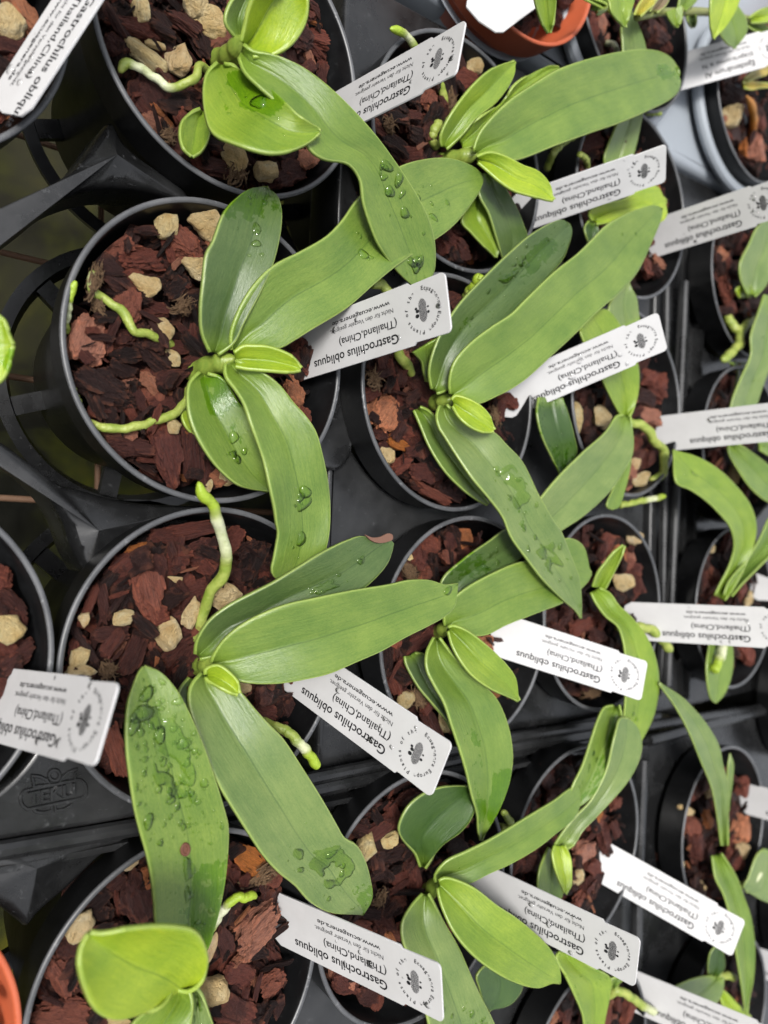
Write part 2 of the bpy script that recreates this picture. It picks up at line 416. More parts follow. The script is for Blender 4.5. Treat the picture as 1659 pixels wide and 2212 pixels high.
# ------------------------------------------------------------------ trays
def curve_mesh(loops, extrude, bevel, res=3):
    cu = bpy.data.curves.new('c', 'CURVE'); cu.dimensions = '2D'; cu.fill_mode = 'BOTH'; cu.extrude = extrude; cu.bevel_depth = bevel; cu.bevel_resolution = res
    for lp in loops:
        s = cu.splines.new('POLY'); s.points.add(len(lp) - 1); s.use_cyclic_u = True
        for p, q in zip(s.points, lp): p.co = (q[0], q[1], 0, 1)
    o = bpy.data.objects.new('c', cu); COL.objects.link(o)
    dg = bpy.context.evaluated_depsgraph_get(); me = bpy.data.meshes.new_from_object(o.evaluated_get(dg))
    bpy.data.objects.remove(o); bpy.data.curves.remove(cu)
    return me
def me_data(me, off=(0, 0, 0)):
    return [Vector(v.co) + Vector(off) for v in me.vertices], [tuple(p.vertices) for p in me.polygons]
def circ(c, r_, n=64):
    return [(c[0] + r_ * math.cos(2 * math.pi * k / n), c[1] + r_ * math.sin(2 * math.pi * k / n)) for k in range(n)][::-1]
def plate(pts, z, depth=.011, bev=.0025):
    w = [un(x, y, z * 100) for x, y in pts]
    w = catmull([(p.x, p.y) for p in w + [w[0]]], 90)[:-1]
    me = curve_mesh([[tuple(p) for p in w]], depth, bev)
    return me_data(me, (0, 0, z - depth - bev))
def facet_plate(pts, cen, z, peak=.0028, edge=.0048, depth=.024):
    """moulded web between the cells: rolled edge, faces rising to a point where they crease"""
    w = [un(x, y, z * 100) for x, y in pts]; c = un(cen[0], cen[1], z * 100)
    w = catmull([(p.x, p.y) for p in w + [w[0]]], 150)[:-1]; n = len(w)
    V, Fc = [], []
    prof = [(0, -depth), (0, -edge)] + [(edge * (1 - math.cos(a)), -edge + edge * math.sin(a)) for a in np.linspace(.25, math.pi / 2, 5)]
    rings = 7
    for d, h in prof:
        for p in w:
            q = Vector((c.x - p[0], c.y - p[1])); L = q.length; q = q / L * min(d, L * .3)
            V.append(Vector((p[0] + q.x, p[1] + q.y, z + h)))
    base = len(prof) - 1
    for k in range(1, rings + 1):
        t = k / rings
        for i, p in enumerate(w):
            q = V[base * n + i]; V.append(Vector((q.x + (c.x - q.x) * t, q.y + (c.y - q.y) * t, z + peak * t)))
    for k in range(base + rings):
        for i in range(n):
            a, b = k * n + i, k * n + (i + 1) % n; Fc.append((a, b, b + n, a + n))
    sa = sum(w[i][0] * w[(i + 1) % n][1] - w[(i + 1) % n][0] * w[i][1] for i in range(n))
    if sa < 0: Fc = [f[::-1] for f in Fc]
    return V, Fc
def ring(c, r0, z, w=.006, t=.0025):
    prof = [(r0 - w, z - t), (r0 + w * .4, z - t), (r0 + w, z + t), (r0 - w * .3, z + t), (r0 - w, z - t)]
    v, f = [], []
    n = 64
    for i in range(n):
        a = 2 * math.pi * i / n
        for r_, z_ in prof[:-1]: v.append(Vector((c[0] + r_ * math.cos(a), c[1] + r_ * math.sin(a), z_)))
    for i in range(n):
        for k in range(4): f.append((i * 4 + k, ((i + 1) % n) * 4 + k, ((i + 1) % n) * 4 + (k + 1) % 4, i * 4 + (k + 1) % 4))
    return v, f
def bar(a, b, w, h):
    a, b = Vector(a), Vector(b); d = (b - a).normalized(); s = d.cross(Vector((0, 0, 1))) * w; u = Vector((0, 0, h))
    v = [a - s - u, a + s - u, a + s + u, a - s + u, b - s - u, b + s - u, b + s + u, b - s + u]
    return v, [(0, 3, 2, 1), (4, 5, 6, 7), (0, 1, 5, 4), (1, 2, 6, 5), (2, 3, 7, 6), (3, 0, 4, 7)]
def cell(c, wall=True, spokes=6, z=-.088, a0=.3):
    out = [ring(c, .0595, z, .0045, .004)]
    for k in range(spokes):
        a = a0 + 2 * math.pi * k / spokes
        out.append(bar((c[0] + .057 * math.cos(a), c[1] + .057 * math.sin(a), z), (c[0] + .036 * math.cos(a), c[1] + .036 * math.sin(a), z), .0042, .002))
    out.append(ring(c, .034, z, .004))
    return out
def deck(poly, holes, z, depth=.010, bev=.003, hr=.0568):
    me = curve_mesh([poly] + [circ(h, hr) for h in holes], depth, bev)
    return me_data(me, (0, 0, z - depth - bev))
def rot(pts, a, c=(0, 0)):
    ca, sa = math.cos(a), math.sin(a)
    return [(c[0] + x * ca - y * sa, c[1] + x * sa + y * ca) for x, y in pts]
C2 = lambda k: (CEN[k].x, CEN[k].y)
TZ = -.026
PL1 = [(-90, 600), (0, 530), (73, 474), (120, 437), (164, 418), (218, 404), (273, 402), (327, 411), (375, 427), (420, 440), (400, 405), (330, 355), (270, 300), (244, 258), (232, 264), (204, 302), (160, 360), (120, 393), (60, 432), (0, 455), (-90, 500)]
PL2 = [(-90, 895), (0, 952), (47, 985), (127, 1043), (180, 1058), (240, 1075), (320, 1088), (400, 1092), (470, 1094), (430, 1120), (330, 1160), (250, 1215), (195, 1240), (180, 1222), (160, 1181), (139, 1121), (99, 1062), (47, 1015), (0, 990), (-90, 945)]
PLT = [(-120, 1828), (-120, 1800), (0, 1722), (60, 1665), (104, 1600), (118, 1560), (132, 1600), (162, 1643), (214, 1679), (281, 1720), (340, 1742), (300, 1752), (156, 1779), (0, 1804)]
PLQ = [(690, 985), (725, 1004), (748, 985), (757, 950), (752, 880), (745, 800), (735, 740), (722, 800), (705, 900)]
ta = tag(empty('plant_tray', (.2, .06, -.03)), 'black moulded plant tray holding the upper left and middle pots, logo moulded near its corner', 'tray')
def under(par, name, parts, mat, smooth=True, sharp=30):
    me = merge(parts, smooth); me.set_sharp_from_angle(angle=R(sharp))
    o = link(name, me, mat, par); o.matrix_parent_inverse = Matrix.Translation(-Vector(par.location)); return o
parts = [facet_plate(PL1, (248, 340), -.018), facet_plate(PL2, (208, 1146), -.018), plate(PLT, -.014, .008, .0025), plate(PLQ, -.018)]
polyA = [(.206, -.1195), (.468, -.132), (.497, .262), (.225, .274)]
polyA = [(.2085, -.126), (.4725, -.1315), (.4955, .262), (.226, .262)]
parts.append(deck(polyA, [C2(k) for k in ('Q1', 'Q2', 'Q3', 'R1', 'R2', 'R3')], -.024))
under(ta, 'deck', parts, M_TRAY)
cells = []
for k in ('P1', 'P2', 'P3', 'Q1', 'Q2', 'Q3', 'R2', 'R3'): cells += cell(C2(k))
cells += cell((.012, .063), z=-.088) + cell((.014, -.06)) + cell((.012, .19))
under(ta, 'pot_cradle', cells, M_TRAY)
# rolled flange ridges of the tray edges
ridge = []
def edge(x0, y0, x1, y1, z, r_=.004):
    a, b = un(x0, y0, z), un(x1, y1, z); n = 14
    return tube([a.lerp(b, i / n) for i in range(n + 1)], r_, 10)
under(ta, 'flange', [edge(300, 1757, 1110, 1592, -1.6, .0032), edge(1110, 1592, 1420, 1545, -1.6, .0032), bar(un(-60, 1815, -3.6), un(1420, 1551, -3.6), .0012, .018),
                     edge(1428, 1500, 1440, 500, -1.9, .0028), bar(un(1427, 1540, -3.8), un(1440, 480, -3.8), .001, .018)], M_TRAY)
tb = tag(empty('plant_tray', (.2, -.26, -.03)), 'black moulded plant tray holding the bottom pots, its empty wet corner at the lower left', 'tray')
PLB = [(-60, 1838), (0, 1826), (223, 1786), (296, 1778), (290, 1800), (223, 1852), (156, 1918), (85, 1980), (60, 2008), (44, 1998), (10, 1972), (-60, 1930)]
polyB = [(.2085, -.137), (.462, -.141), (.452, -.42), (.19, -.42)]
polyB = [(.19, -.132), (.4715, -.1375), (.452, -.42), (.178, -.42)]
under(tb, 'deck', [facet_plate(PLB, (75, 1870), -.016, .003), deck(polyB, [C2(k) for k in ('Q4', 'R4', 'R5')] + [(.258, -.318)], -.022)], M_TRAY)
cells = []
for k in ('P4', 'Q4', 'R4', 'R5'): cells += cell(C2(k))
under(tb, 'pot_cradle', cells, M_TRAY)
under(tb, 'flange', [edge(-60, 1848, 300, 1786, -1.2, .0034), edge(330, 1782, 1120, 1612, -1.6, .0034), edge(1120, 1612, 1700, 1520, -1.6, .0034), bar(un(-60, 1845, -3.4), un(1420, 1570, -3.4), .0012, .02)], M_TRAY)
tc_ = tag(empty('plant_tray', (.58, .02, -.03)), 'black moulded plant tray under the pots along the right edge', 'tray')
polyC = [(.489, -.142), (.74, -.15), (.76, .252), (.503, .25)]
under(tc_, 'deck', [deck(polyC, [C2(k) for k in ('S1', 'S2', 'S3')], -.024)], M_TRAY)
under(tc_, 'flange', [edge(1478, 610, 1452, 1200, -1.5, .0036), edge(1452, 1200, 1440, 1480, -1.5, .0036), bar(un(1470, 610, -3.6), un(1436, 1500, -3.6), .001, .02)], M_TRAY)
td = tag(empty('plant_tray', (.58, -.3, -.03)), 'black moulded plant tray in the lower right, edge ridge along the pots with pale labels', 'tray')
polyD = [(.478, -.165), (.84, -.17), (.83, -.46), (.467, -.46)]
under(td, 'deck', [deck(polyD, [C2(k) for k in ('S4', 'S5')], -.022)], M_TRAY)
under(td, 'flange', [edge(1388, 1640, 1376, 1900, -1.4, .004), edge(1376, 1900, 1372, 2250, -1.4, .004), edge(1400, 1600, 1700, 1520, -1.4, .004)], M_TRAY)
tg = tag(empty('plant_tray', (.4, .33, -.03)), 'pale grey plastic plant tray in the upper right around the black pots', 'tray')
polyG = [(.215, .283), (.49, .272), (.508, .262), (.80, .262), (.80, .52), (.215, .52)]
me_g = deck(polyG, [C2(k) for k in ('T1', 'G1', 'S0')], -.020, .008, .006, .0572)
under(tg, 'deck', [me_g], M_GREY)
under(tg, 'cell_rim', [tube([(CEN['S0'].x + .0625 * math.cos(a), CEN['S0'].y + .0625 * math.sin(a), -.012) for a in np.linspace(0, 2 * math.pi, 48, endpoint=False)], .0042, 10, True),
                       tube([(CEN['G1'].x + .0625 * math.cos(a), CEN['G1'].y + .0625 * math.sin(a), -.012) for a in np.linspace(0, 2 * math.pi, 48, endpoint=False)], .0042, 10, True)], M_GREY)
tag(link('plastic_scrap', merge([bar(un(715, 1015, -7), un(742, 1098, -7), .008, .002)], False), M_TEAL), 'teal plastic piece low in the dark gap between four pots', 'plastic scrap')
tag(link('plastic_scrap', merge([bar(un(742, 2196, -7), un(790, 2230, -7), .006, .002)], False), M_TEAL), 'teal plastic piece at the bottom edge between two pots', 'plastic scrap')

# moulded emblem on the tray corner: outline lettering standing proud of the plate
def text_mesh(txt, size, bold=0.0, shear=0.0, extrude=0.0):
    cu = bpy.data.curves.new('t', 'FONT'); cu.body = txt; cu.size = size; cu.offset = bold; cu.shear = shear; cu.extrude = extrude
    o = bpy.data.objects.new('t', cu); COL.objects.link(o)
    dg = bpy.context.evaluated_depsgraph_get(); me = bpy.data.meshes.new_from_object(o.evaluated_get(dg))
    bpy.data.objects.remove(o); bpy.data.curves.remove(cu)
    v, f = me_data(me); bpy.data.meshes.remove(me)
    return v, f
def fit_text(txt, x0, y0, width, cap, bold=0.0, shear=0.0, extrude=0.0):
    v, f = text_mesh(txt, 1.0, bold, shear, extrude)
    xs = [p.x for p in v]; xm, xw = min(xs), max(xs) - min(xs)
    capv, _ = text_mesh('H', 1.0); ch = max(p.y for p in capv)
    return [Vector((x0 + (p.x - xm) / xw * width, y0 + p.y / ch * cap, p.z)) for p in v], f
Z5 = lambda x, y: (x * .2232, 1536 + y * .2232)
zt = -1.4 + .02
def emb_pt(x, y): return un(*Z5(x, y), zt)
loops = []
def loop(pts, closed=True, r_=.0007):
    p = [emb_pt(*q) for q in pts]
    loops.append(tube(p, r_, 6, closed))
cen, ax = Vector((515, 805)), Vector((math.cos(-.205), math.sin(-.205))); ay = Vector((-ax.y, ax.x))
st = []
for k in range(40):
    a = 2 * math.pi * k / 40
    q = Vector((math.cos(a) * 78, math.sin(a) * 92)); q.x += 245 if math.cos(a) > 0 else -245
    st.append(cen + ax * q.x + ay * q.y)
loop([tuple(p) for p in st])
loop([(525 + 52 * math.cos(a), 620 + 52 * math.sin(a)) for a in np.linspace(0, 6.283, 24, endpoint=False)])
loop([(302, 625), (380, 632), (440, 660), (488, 705), (400, 722), (322, 730), (325, 690), (312, 650)])
loop([(570, 692), (600, 640), (660, 590), (742, 560), (722, 600), (722, 668), (640, 682)])
loop([(312, 942), (400, 925), (495, 910), (500, 960), (420, 982), (350, 975), (325, 955)])
loop([(530, 905), (620, 885), (705, 872), (680, 915), (620, 950), (535, 962)])
tv, tf = fit_text('TEKU', 0, 0, 470, 118, .02, .18, .0)
tv2 = []
for p in tv:
    q = Vector((285, 905)) + ax * p.x - ay * p.y
    w_ = emb_pt(q.x, q.y); tv2.append(w_ + Vector((0, 0, .0010)))
nT = len(tv2); be = [(a, b) for f in tf for a, b in zip(f, f[1:] + f[:1])]; bs = set(be)
side = [(a, b, b + nT, a + nT) for a, b in be if (b, a) not in bs]
loops.append((tv2 + [p - Vector((0, 0, .0012)) for p in tv2], list(tf) + side))
under(ta, 'moulded_logo', loops, M_TRAY)

# ------------------------------------------------------------------ plants
def M3(p): return Vector(p)
LEAVES = {'M': (.128, .205, .034), 'D': (.068, .115, .032), 'B': (.265, .37, .022), 'Y': (.170, .260, .026), 'G': (.140, .205, .060), 'V': (.040, .085, .016)}
SEED = [0]
def leaf_grid(rc, Lp, Rp, tip, zs, fold, bias, N, Mh, wave=0.0, seed=0.0):
    kk = (lambda q: K(rc, *q)) if rc else (lambda q: q)
    L = [kk(q) for q in Lp] + [kk(tip)]; Rr = [kk(q) for q in Rp] + [kk(tip)]
    Lc, Rc = catmull(L, N), catmull(Rr, N)
    zz = catmull([(i, z) for i, z in enumerate(zs)], 60); zc = np.interp(np.linspace(0, len(zs) - 1, N), zz[:, 0], zz[:, 1])
    js = np.linspace(-1, 1, Mh)
    pts = np.zeros((N, Mh, 3))
    for i in range(N):
        s = i / (N - 1); mid = Lc[i] * (.5 - bias) + Rc[i] * (.5 + bias)
        fo = fold * (1 - .45 * s) * min(1, (1 - s) * 5 + .08)
        for j, t in enumerate(js):
            e = Rc[i] if t > 0 else Lc[i]; a = abs(t)
            x, y = mid + (e - mid) * a
            z = zc[i] + fo * (a ** 1.35)
            z += -.10 * math.exp(-(a / .10) ** 2) * min(1, fo * 2 + .6) * (1 - s)
            if wave: z += wave * a * a * math.sin(s * 17 + t * 1.5 + seed) * min(1, s * 4) * min(1, (1 - s) * 5)
            pts[i, j] = un(x, y, z)
    return pts, js
def add_attr(me, name, data):
    a = me.attributes.new(name, 'FLOAT_VECTOR', 'POINT'); a.data.foreach_set('vector', np.array(data, np.float32).ravel())
def leaf(plant, rc, Lp, Rp, tip, zs, col='M', wet=0.0, fold=.45, bias=0.0, drops=None, puddle=None, wave=0.0, label=None, wz=None, name='leaf'):
    SEED[0] += 1; seed = SEED[0] * 3.7
    N, Mh = 56, 19
    pts, js = leaf_grid(rc, Lp, Rp, tip, zs, fold, bias, N, Mh, wave, seed)
    mid = pts[:, Mh // 2]; along = np.concatenate([[0], np.cumsum(np.linalg.norm(np.diff(mid, axis=0), axis=1))]) * 100
    wid = np.linalg.norm(pts[:, 0] - pts[:, -1], axis=1) * 100
    verts = pts.reshape(-1, 3); faces = []
    n0 = np.cross(pts[N // 2, -1] - pts[N // 2, 0], pts[N // 2 + 1, Mh // 2] - pts[N // 2 - 1, Mh // 2])
    flip = n0[2] < 0
    for i in range(N - 1):
        for j in range(Mh - 1):
            q = (i * Mh + j, i * Mh + j + 1, (i + 1) * Mh + j + 1, (i + 1) * Mh + j)
            faces.append(q[::-1] if flip else q)
    me = mesh_from(verts, faces)
    lp, lq = [], []
    for i in range(N):
        for j, t in enumerate(js):
            s = i / (N - 1); wb = 0.0
            for (a0, a1, t0, t1, am) in (wz or []):
                wb += am * max(0, min(1, (s - a0) / .08 + .5)) * max(0, min(1, (a1 - s) / .08 + .5)) * max(0, min(1, (t - t0) / .2 + .5)) * max(0, min(1, (t1 - t) / .2 + .5))
            lp.append((t, s, wb)); lq.append((t * wid[i] * .5, along[i], seed))
    add_attr(me, 'leafp', lp); add_attr(me, 'leafq', lq)
    o = link(name, me, M_LEAF, plant); o.matrix_parent_inverse = Matrix.Translation(-Vector(plant.location))
    c = LEAVES[col] if isinstance(col, str) else col
    o.color = (c[0], c[1], c[2], wet)
    sm = o.modifiers.new('thickness', 'SOLIDIFY'); sm.thickness = .0013; sm.offset = -1; sm.use_quality_normals = True
    if label: o['label'] = label
    if drops or puddle: water(o, plant, pts, wid, along, drops, puddle, flip, seed)
    return o
def water(o, plant, pts, wid, along, drops, puddle, flip, seed):
    rr = random.Random(int(seed * 10)); V, Fc = [], []
    N, Mh, _ = pts.shape
    nrm = np.zeros_like(pts)
    du = np.gradient(pts, axis=0); dv = np.gradient(pts, axis=1); nrm = np.cross(dv, du)
    if flip: nrm = -nrm
    nrm /= np.linalg.norm(nrm, axis=2, keepdims=True) + 1e-12
    def samp(A, s, t):
        a = min(max(s, 0), .9999) * (N - 1); b = min(max((t + 1) / 2, 0), .9999) * (Mh - 1); i, j = int(a), int(b); a -= i; b -= j
        return A[i, j] * (1 - a) * (1 - b) + A[i + 1, j] * a * (1 - b) + A[i, j + 1] * (1 - a) * b + A[i + 1, j + 1] * a * b
    if drops:
        for (n, s0, s1, t0, t1, rmin, rmax) in drops:
            for _ in range(n):
                s, t = rr.uniform(s0, s1), rr.uniform(t0, t1); r_ = (rmin + (rmax - rmin) * rr.random() ** 2.6) * .001
                c = Vector(samp(pts, s, t)); nn = Vector(samp(nrm, s, t)).normalized(); x = nn.orthogonal().normalized(); y = nn.cross(x)
                ph = rr.uniform(0, 6); el = rr.uniform(.75, 1.6); off = len(V); S, G = 14, 5
                k1, k2 = rr.uniform(0, 6), rr.uniform(0, 6)
                for g in range(G):
                    u = g / (G - 1) * math.pi / 2
                    for k in range(S):
                        a = 2 * math.pi * k / S; ri = r_ * math.cos(u) * (1 + .14 * math.sin(2 * a + k1) + .10 * math.sin(3 * a + k2))
                        px_, py_ = ri * math.cos(a) * el, ri * math.sin(a)
                        qx, qy = px_ * math.cos(ph) - py_ * math.sin(ph), px_ * math.sin(ph) + py_ * math.cos(ph)
                        V.append(c + x * qx + y * qy + nn * (r_ * .42 * math.sin(u) - .00005))
                for g in range(G - 1):
                    for k in range(S):
                        a, b = off + g * S + k, off + g * S + (k + 1) % S
                        Fc.append((a, b, b + S, a + S))
    if puddle:
        for (s0, s1, t0, t1, thr, sc_) in puddle:
            NS, NTt = int((s1 - s0) * along[-1] / .045), int((t1 - t0) / 2 * max(wid) / .045)
            idx = {}
            H = np.zeros((NS + 1, NTt + 1))
            for i in range(NS + 1):
                s = s0 + (s1 - s0) * i / NS; w_ = np.interp(s * (N - 1), range(N), wid); al = np.interp(s * (N - 1), range(N), along)
                for j in range(NTt + 1):
                    t = t0 + (t1 - t0) * j / NTt
                    ed = min(i, NS - i) / NS * 6; ed = min(1, ed) * min(1, min(j, NTt - j) / NTt * 6)
                    H[i, j] = (noise.noise(Vector((t * w_ * .5 * sc_, al * sc_, seed))) + .35 * noise.noise(Vector((t * w_ * 1.4 * sc_, al * 2.8 * sc_, seed + 5)))) - thr - (1 - ed) * .8
            def vid(i, j):
                if (i, j) not in idx:
                    s = s0 + (s1 - s0) * i / NS; t = t0 + (t1 - t0) * j / NTt
                    h = max(0, min(1, H[i, j] / .22)); h = math.sqrt(h) if h > 0 else 0
                    c = Vector(samp(pts, s, t)); nn = Vector(samp(nrm, s, t)).normalized()
                    idx[(i, j)] = len(V); V.append(c + nn * (h * .00062 - .00006))
                return idx[(i, j)]
            for i in range(NS):
                for j in range(NTt):
                    if max(H[i, j], H[i + 1, j], H[i, j + 1], H[i + 1, j + 1]) > 0:
                        q = (vid(i, j), vid(i, j + 1), vid(i + 1, j + 1), vid(i + 1, j)); Fc.append(q[::-1] if flip else q)
    if not V: return
    w = link('water_drops', mesh_from(V, Fc), M_WATER, o); w.matrix_parent_inverse = (o.matrix_parent_inverse @ Matrix.Identity(4)).inverted() @ Matrix.Identity(4)
    w.matrix_parent_inverse = Matrix.Identity(4); w['kind'] = 'stuff'
def root(plant, rc, pts, zs, wpx, white=None, green_tip=None, name='aerial_root', label=None):
    kk = [K(rc, *q) if rc else q for q in pts]; n = 70; SEED[0] += 1
    c = catmull(kk, n); zc = np.interp(np.linspace(0, 1, n), np.linspace(0, 1, len(zs)), zs)
    P = [un(c[i, 0], c[i, 1], zc[i]) for i in range(n)]
    rad = []
    for i in range(n):
        s = i / (n - 1); p = P[i]; r_ = wpx * .3638 * .5 / pxcm(c[i, 0], c[i, 1], zc[i]) * .01
        r_ *= .93 + .16 * noise.noise(Vector((s * 9, SEED[0] * 7.1, 0))) + .10 * noise.noise(Vector((s * 26, SEED[0] * 3.1, 4)))
        if s > .9: r_ *= max(.12, math.sqrt(max(0, 1 - ((s - .9) / .1) ** 2)) * .85 + .15)
        rad.append(r_)
        P[i] = p + Vector((noise.noise(Vector((s * 8, SEED[0], 1))), noise.noise(Vector((s * 8, SEED[0], 9))), 0)) * r_ * .55
    v, f = tube(P, rad, 14); me = mesh_from(v, f)
    rp = []
    for i in range(n):
        s = i / (n - 1)
        w_ = 0.0; g_ = 0.0
        if white: w_ = max(0, min(1, (s - white[0]) / .12)) * max(0, min(1, (white[1] - s) / .05)) * .85
        if green_tip is not None: g_ = max(0, min(1, (s - green_tip) / .03))
        rp += [(s, w_, g_)] * 14
    add_attr(me, 'rootp', rp)
    o = link(name, me, M_ROOT, plant); o.matrix_parent_inverse = Matrix.Translation(-Vector(plant.location))
    if label: o['label'] = label
    return o
def stem(plant, rc, pts, zs, wpx, col=(.22, .30, .05)):
    kk = [K(rc, *q) if rc else q for q in pts]; n = 24
    c = catmull(kk, n); zc = np.interp(np.linspace(0, 1, n), np.linspace(0, 1, len(zs)), zs)
    P = [un(c[i, 0], c[i, 1], zc[i]) for i in range(n)]
    rad = [wpx * .3638 * .5 / pxcm(c[i, 0], c[i, 1], zc[i]) * .01 * (1 + .08 * math.sin(i * .9)) * (1 if i < n - 4 else 1 - .2 * (i - n + 5)) for i in range(n)]
    v, f = tube(P, rad, 16); me = mesh_from(v, f); add_attr(me, 'leafp', [(.5, .5, 0)] * len(v)); add_attr(me, 'leafq', [(p.x * 100, p.y * 100, p.z * 100) for p in v])
    o = link('stem', me, M_LEAF, plant); o.matrix_parent_inverse = Matrix.Translation(-Vector(plant.location)); o.color = col + (0,)
    return o
GRP = 'orchids potted in bark'
def plant(rc, x, y, label, name='orchid', cat='orchid', group=GRP):
    q = K(rc, x, y) if rc else (x, y)
    p = un(q[0], q[1], -1.0); o = empty(name, p); tag(o, label, cat, group); return o

# ---- P1
p = plant('00', 1330, 330, 'orchid at the top edge with a long twisted leaf reaching down to the middle')
stem(p, '00', [(1290, 360), (1380, 320), (1450, 230)], [-1, .5, 1.6], 120)
leaf(p, '00', [(1420, 235), (1345, 130), (1370, 30), (1440, -60), (1480, -160)], [(1450, 225), (1490, 100), (1525, 0), (1560, -80), (1580, -160)], (1560, -220), [.8, 1.4, 1.8], 'M')
leaf(p, '00', [(1300, 375), (1228, 450), (1213, 620), (1262, 780), (1400, 850), (1600, 905), (1740, 885), (1840, 838)], [(1330, 390), (1400, 400), (1500, 455), (1600, 520), (1690, 600), (1780, 690), (1850, 735), (1890, 760)], (1898, 782), [.6, 1.6, 2.6, 3.6, 4.1, 4.3], 'Y', 0, wz=[(.15, .62, .05, 1.5, .3), (.1, .5, -.5, 1, .1)], fold=.55, bias=.08, drops=[(1, .42, .46, .3, .45, 3.4, 3.6), (8, .3, .9, -.6, .6, .4, .9)])
leaf(p, '00', [(1425, 335), (1455, 420), (1530, 500), (1640, 600), (1760, 730), (1850, 890), (1925, 940), (2070, 970), (2140, 1062), (2160, 1200), (2200, 1330), (2250, 1450), (2330, 1570), (2400, 1650)],
     [(1440, 270), (1500, 310), (1608, 322), (1700, 350), (1810, 405), (1990, 545), (2210, 775), (2370, 990), (2470, 1145), (2548, 1300), (2582, 1430), (2588, 1540), (2578, 1620), (2540, 1680)], (2470, 1710), [2.2, 3.0, 3.6, 3.7, 3.4, 2.9, 2.3, 1.7], 'M', .05, fold=.4, bias=-.03,
     drops=[(9, .55, .68, .0, .7, 1.2, 2.6), (6, .72, .9, -.2, .7, .8, 2.8), (2, .88, .93, -.1, .3, 2.4, 3.6), (10, .5, .98, -.6, .8, .4, .8)], label='long twisted leaf with a row of droplets')
leaf(p, '00', [(1440, 250), (1462, 150), (1480, 60), (1520, -30), (1590, -80)], [(1500, 330), (1620, 320), (1730, 260), (1815, 130), (1820, -10)], (1760, -110), [2.0, 2.8, 3.6, 4.2], 'B', fold=.7, bias=-.18, label='bright young leaf at the top edge')
leaf(p, '00', [(1195, 655), (1150, 670), (1085, 720), (1072, 800), (1095, 880)], [(1215, 665), (1247, 770), (1225, 850), (1190, 895), (1165, 912)], (1143, 922), [-.3, .3, .8], 'Y', fold=.35)
root(p, '00', [(1235, 420), (1190, 395), (1155, 460), (1060, 515), (1000, 515), (900, 452), (800, 385), (740, 378), (705, 430)], [-.4, .2, .2, 0, 0, 0, 0, -.1, -.3], 56, white=(.38, .86))

# ---- P2
p = plant('10', 1180, 690, 'orchid with four large leaves in a cross and two creeping roots, left of centre')
stem(p, '10', [(1130, 700), (1250, 665), (1400, 620)], [-1.2, .2, 1.2], 120)
leaf(p, '10', [(1255, 580), (1205, 470), (1195, 330), (1210, 150), (1228, 0), (1265, -70), (1335, -250), (1420, -345), (1490, -390)], [(1290, 590), (1390, 520), (1440, 420), (1540, 240), (1612, 90), (1650, -40), (1672, -170), (1672, -270), (1648, -345)], (1580, -400), [.7, 1.5, 1.9, 1.9, 1.5], 'D', .04, wz=[(.80, 1.2, -2, 2, .24), (.72, .9, -2, 0, .1)], fold=.5, bias=.06, drops=[(9, .55, .95, -.5, .6, .5, 2.0), (14, .8, .99, -.7, .7, .3, .8)])
leaf(p, '10', [(1385, 570), (1378, 480), (1420, 340), (1500, 200), (1620, 75), (1800, -20), (1950, -110), (2040, -205), (2120, -320), (2260, -450), (2380, -522), (2480, -555), (2640, -572), (2770, -540), (2850, -490)], [(1395, 585), (1450, 580), (1560, 555), (1659, 558), (1750, 510), (1850, 448), (2060, 320), (2210, 190), (2330, 90), (2440, 10), (2570, -75), (2690, -165), (2810, -310), (2860, -395)], (2874, -450), [1.0, 1.7, 2.1, 2.2, 2.0, 1.7, 1.4], 'M', .04, fold=.4, drops=[(7, .52, .62, -.5, .4, .7, 2.2), (4, .74, .84, -.1, .5, 1.2, 2.8), (6, .5, .85, -.6, .6, .4, .7)], label='long leaf running under the twisted leaf')
leaf(p, '11', [(-112, 590), (-60, 552), (0, 549), (80, 553), (180, 587), (245, 628)], [(-110, 660), (-40, 676), (0, 680), (100, 688), (180, 694), (240, 694)], (277, 682), [1.5, 2.2, 2.6], 'B', fold=.45, bias=.1, label='small bright new leaf')
leaf(p, '10', [(1345, 650), (1345, 720), (1400, 800), (1450, 880), (1500, 1020), (1560, 1200), (1605, 1380), (1632, 1500), (1645, 1600), (1655, 1660), (1645, 1720), (1630, 1800), (1620, 1900)], [(1395, 640), (1500, 680), (1568, 712), (1658, 775), (1748, 885), (1818, 965), (1880, 1065), (1920, 1205), (1950, 1355), (1962, 1505), (1958, 1630), (1945, 1720), (1910, 1830)], (1740, 1990), [1.2, 2.0, 2.4, 2.3, 1.9, 1.4, 1.0], 'M', .03, fold=.5, bias=-.03, wave=.12, drops=[(3, .58, .66, -.3, .3, 2.2, 3.2), (1, .755, .765, -.08, 0, 2.8, 3.0), (9, .5, .85, -.5, .5, .3, .8)], label='broad leaf drooping over the next pot')
leaf(p, '10', [(1195, 705), (1130, 770), (1118, 880), (1140, 1000), (1200, 1130), (1300, 1270), (1420, 1370), (1510, 1397)], [(1230, 720), (1330, 750), (1410, 870), (1480, 970), (1535, 1120), (1592, 1280), (1606, 1350), (1612, 1385)], (1598, 1406), [.2, .9, 1.1, 1.0, .8], 'M', 0, wz=[(.05, .36, -.3, 1.2, .3), (.36, .6, -.1, .5, .12)], fold=.5, drops=[(5, .5, .75, -.2, .4, 1.0, 2.6), (8, .4, .85, -.5, .5, .3, .8)])
leaf(p, '10', [(1120, 895), (1085, 950), (1100, 1010), (1140, 1060)], [(1135, 890), (1150, 960), (1170, 1020), (1185, 1070)], (1192, 1102), [-.6, -.3, -.3], 'B', fold=.1)
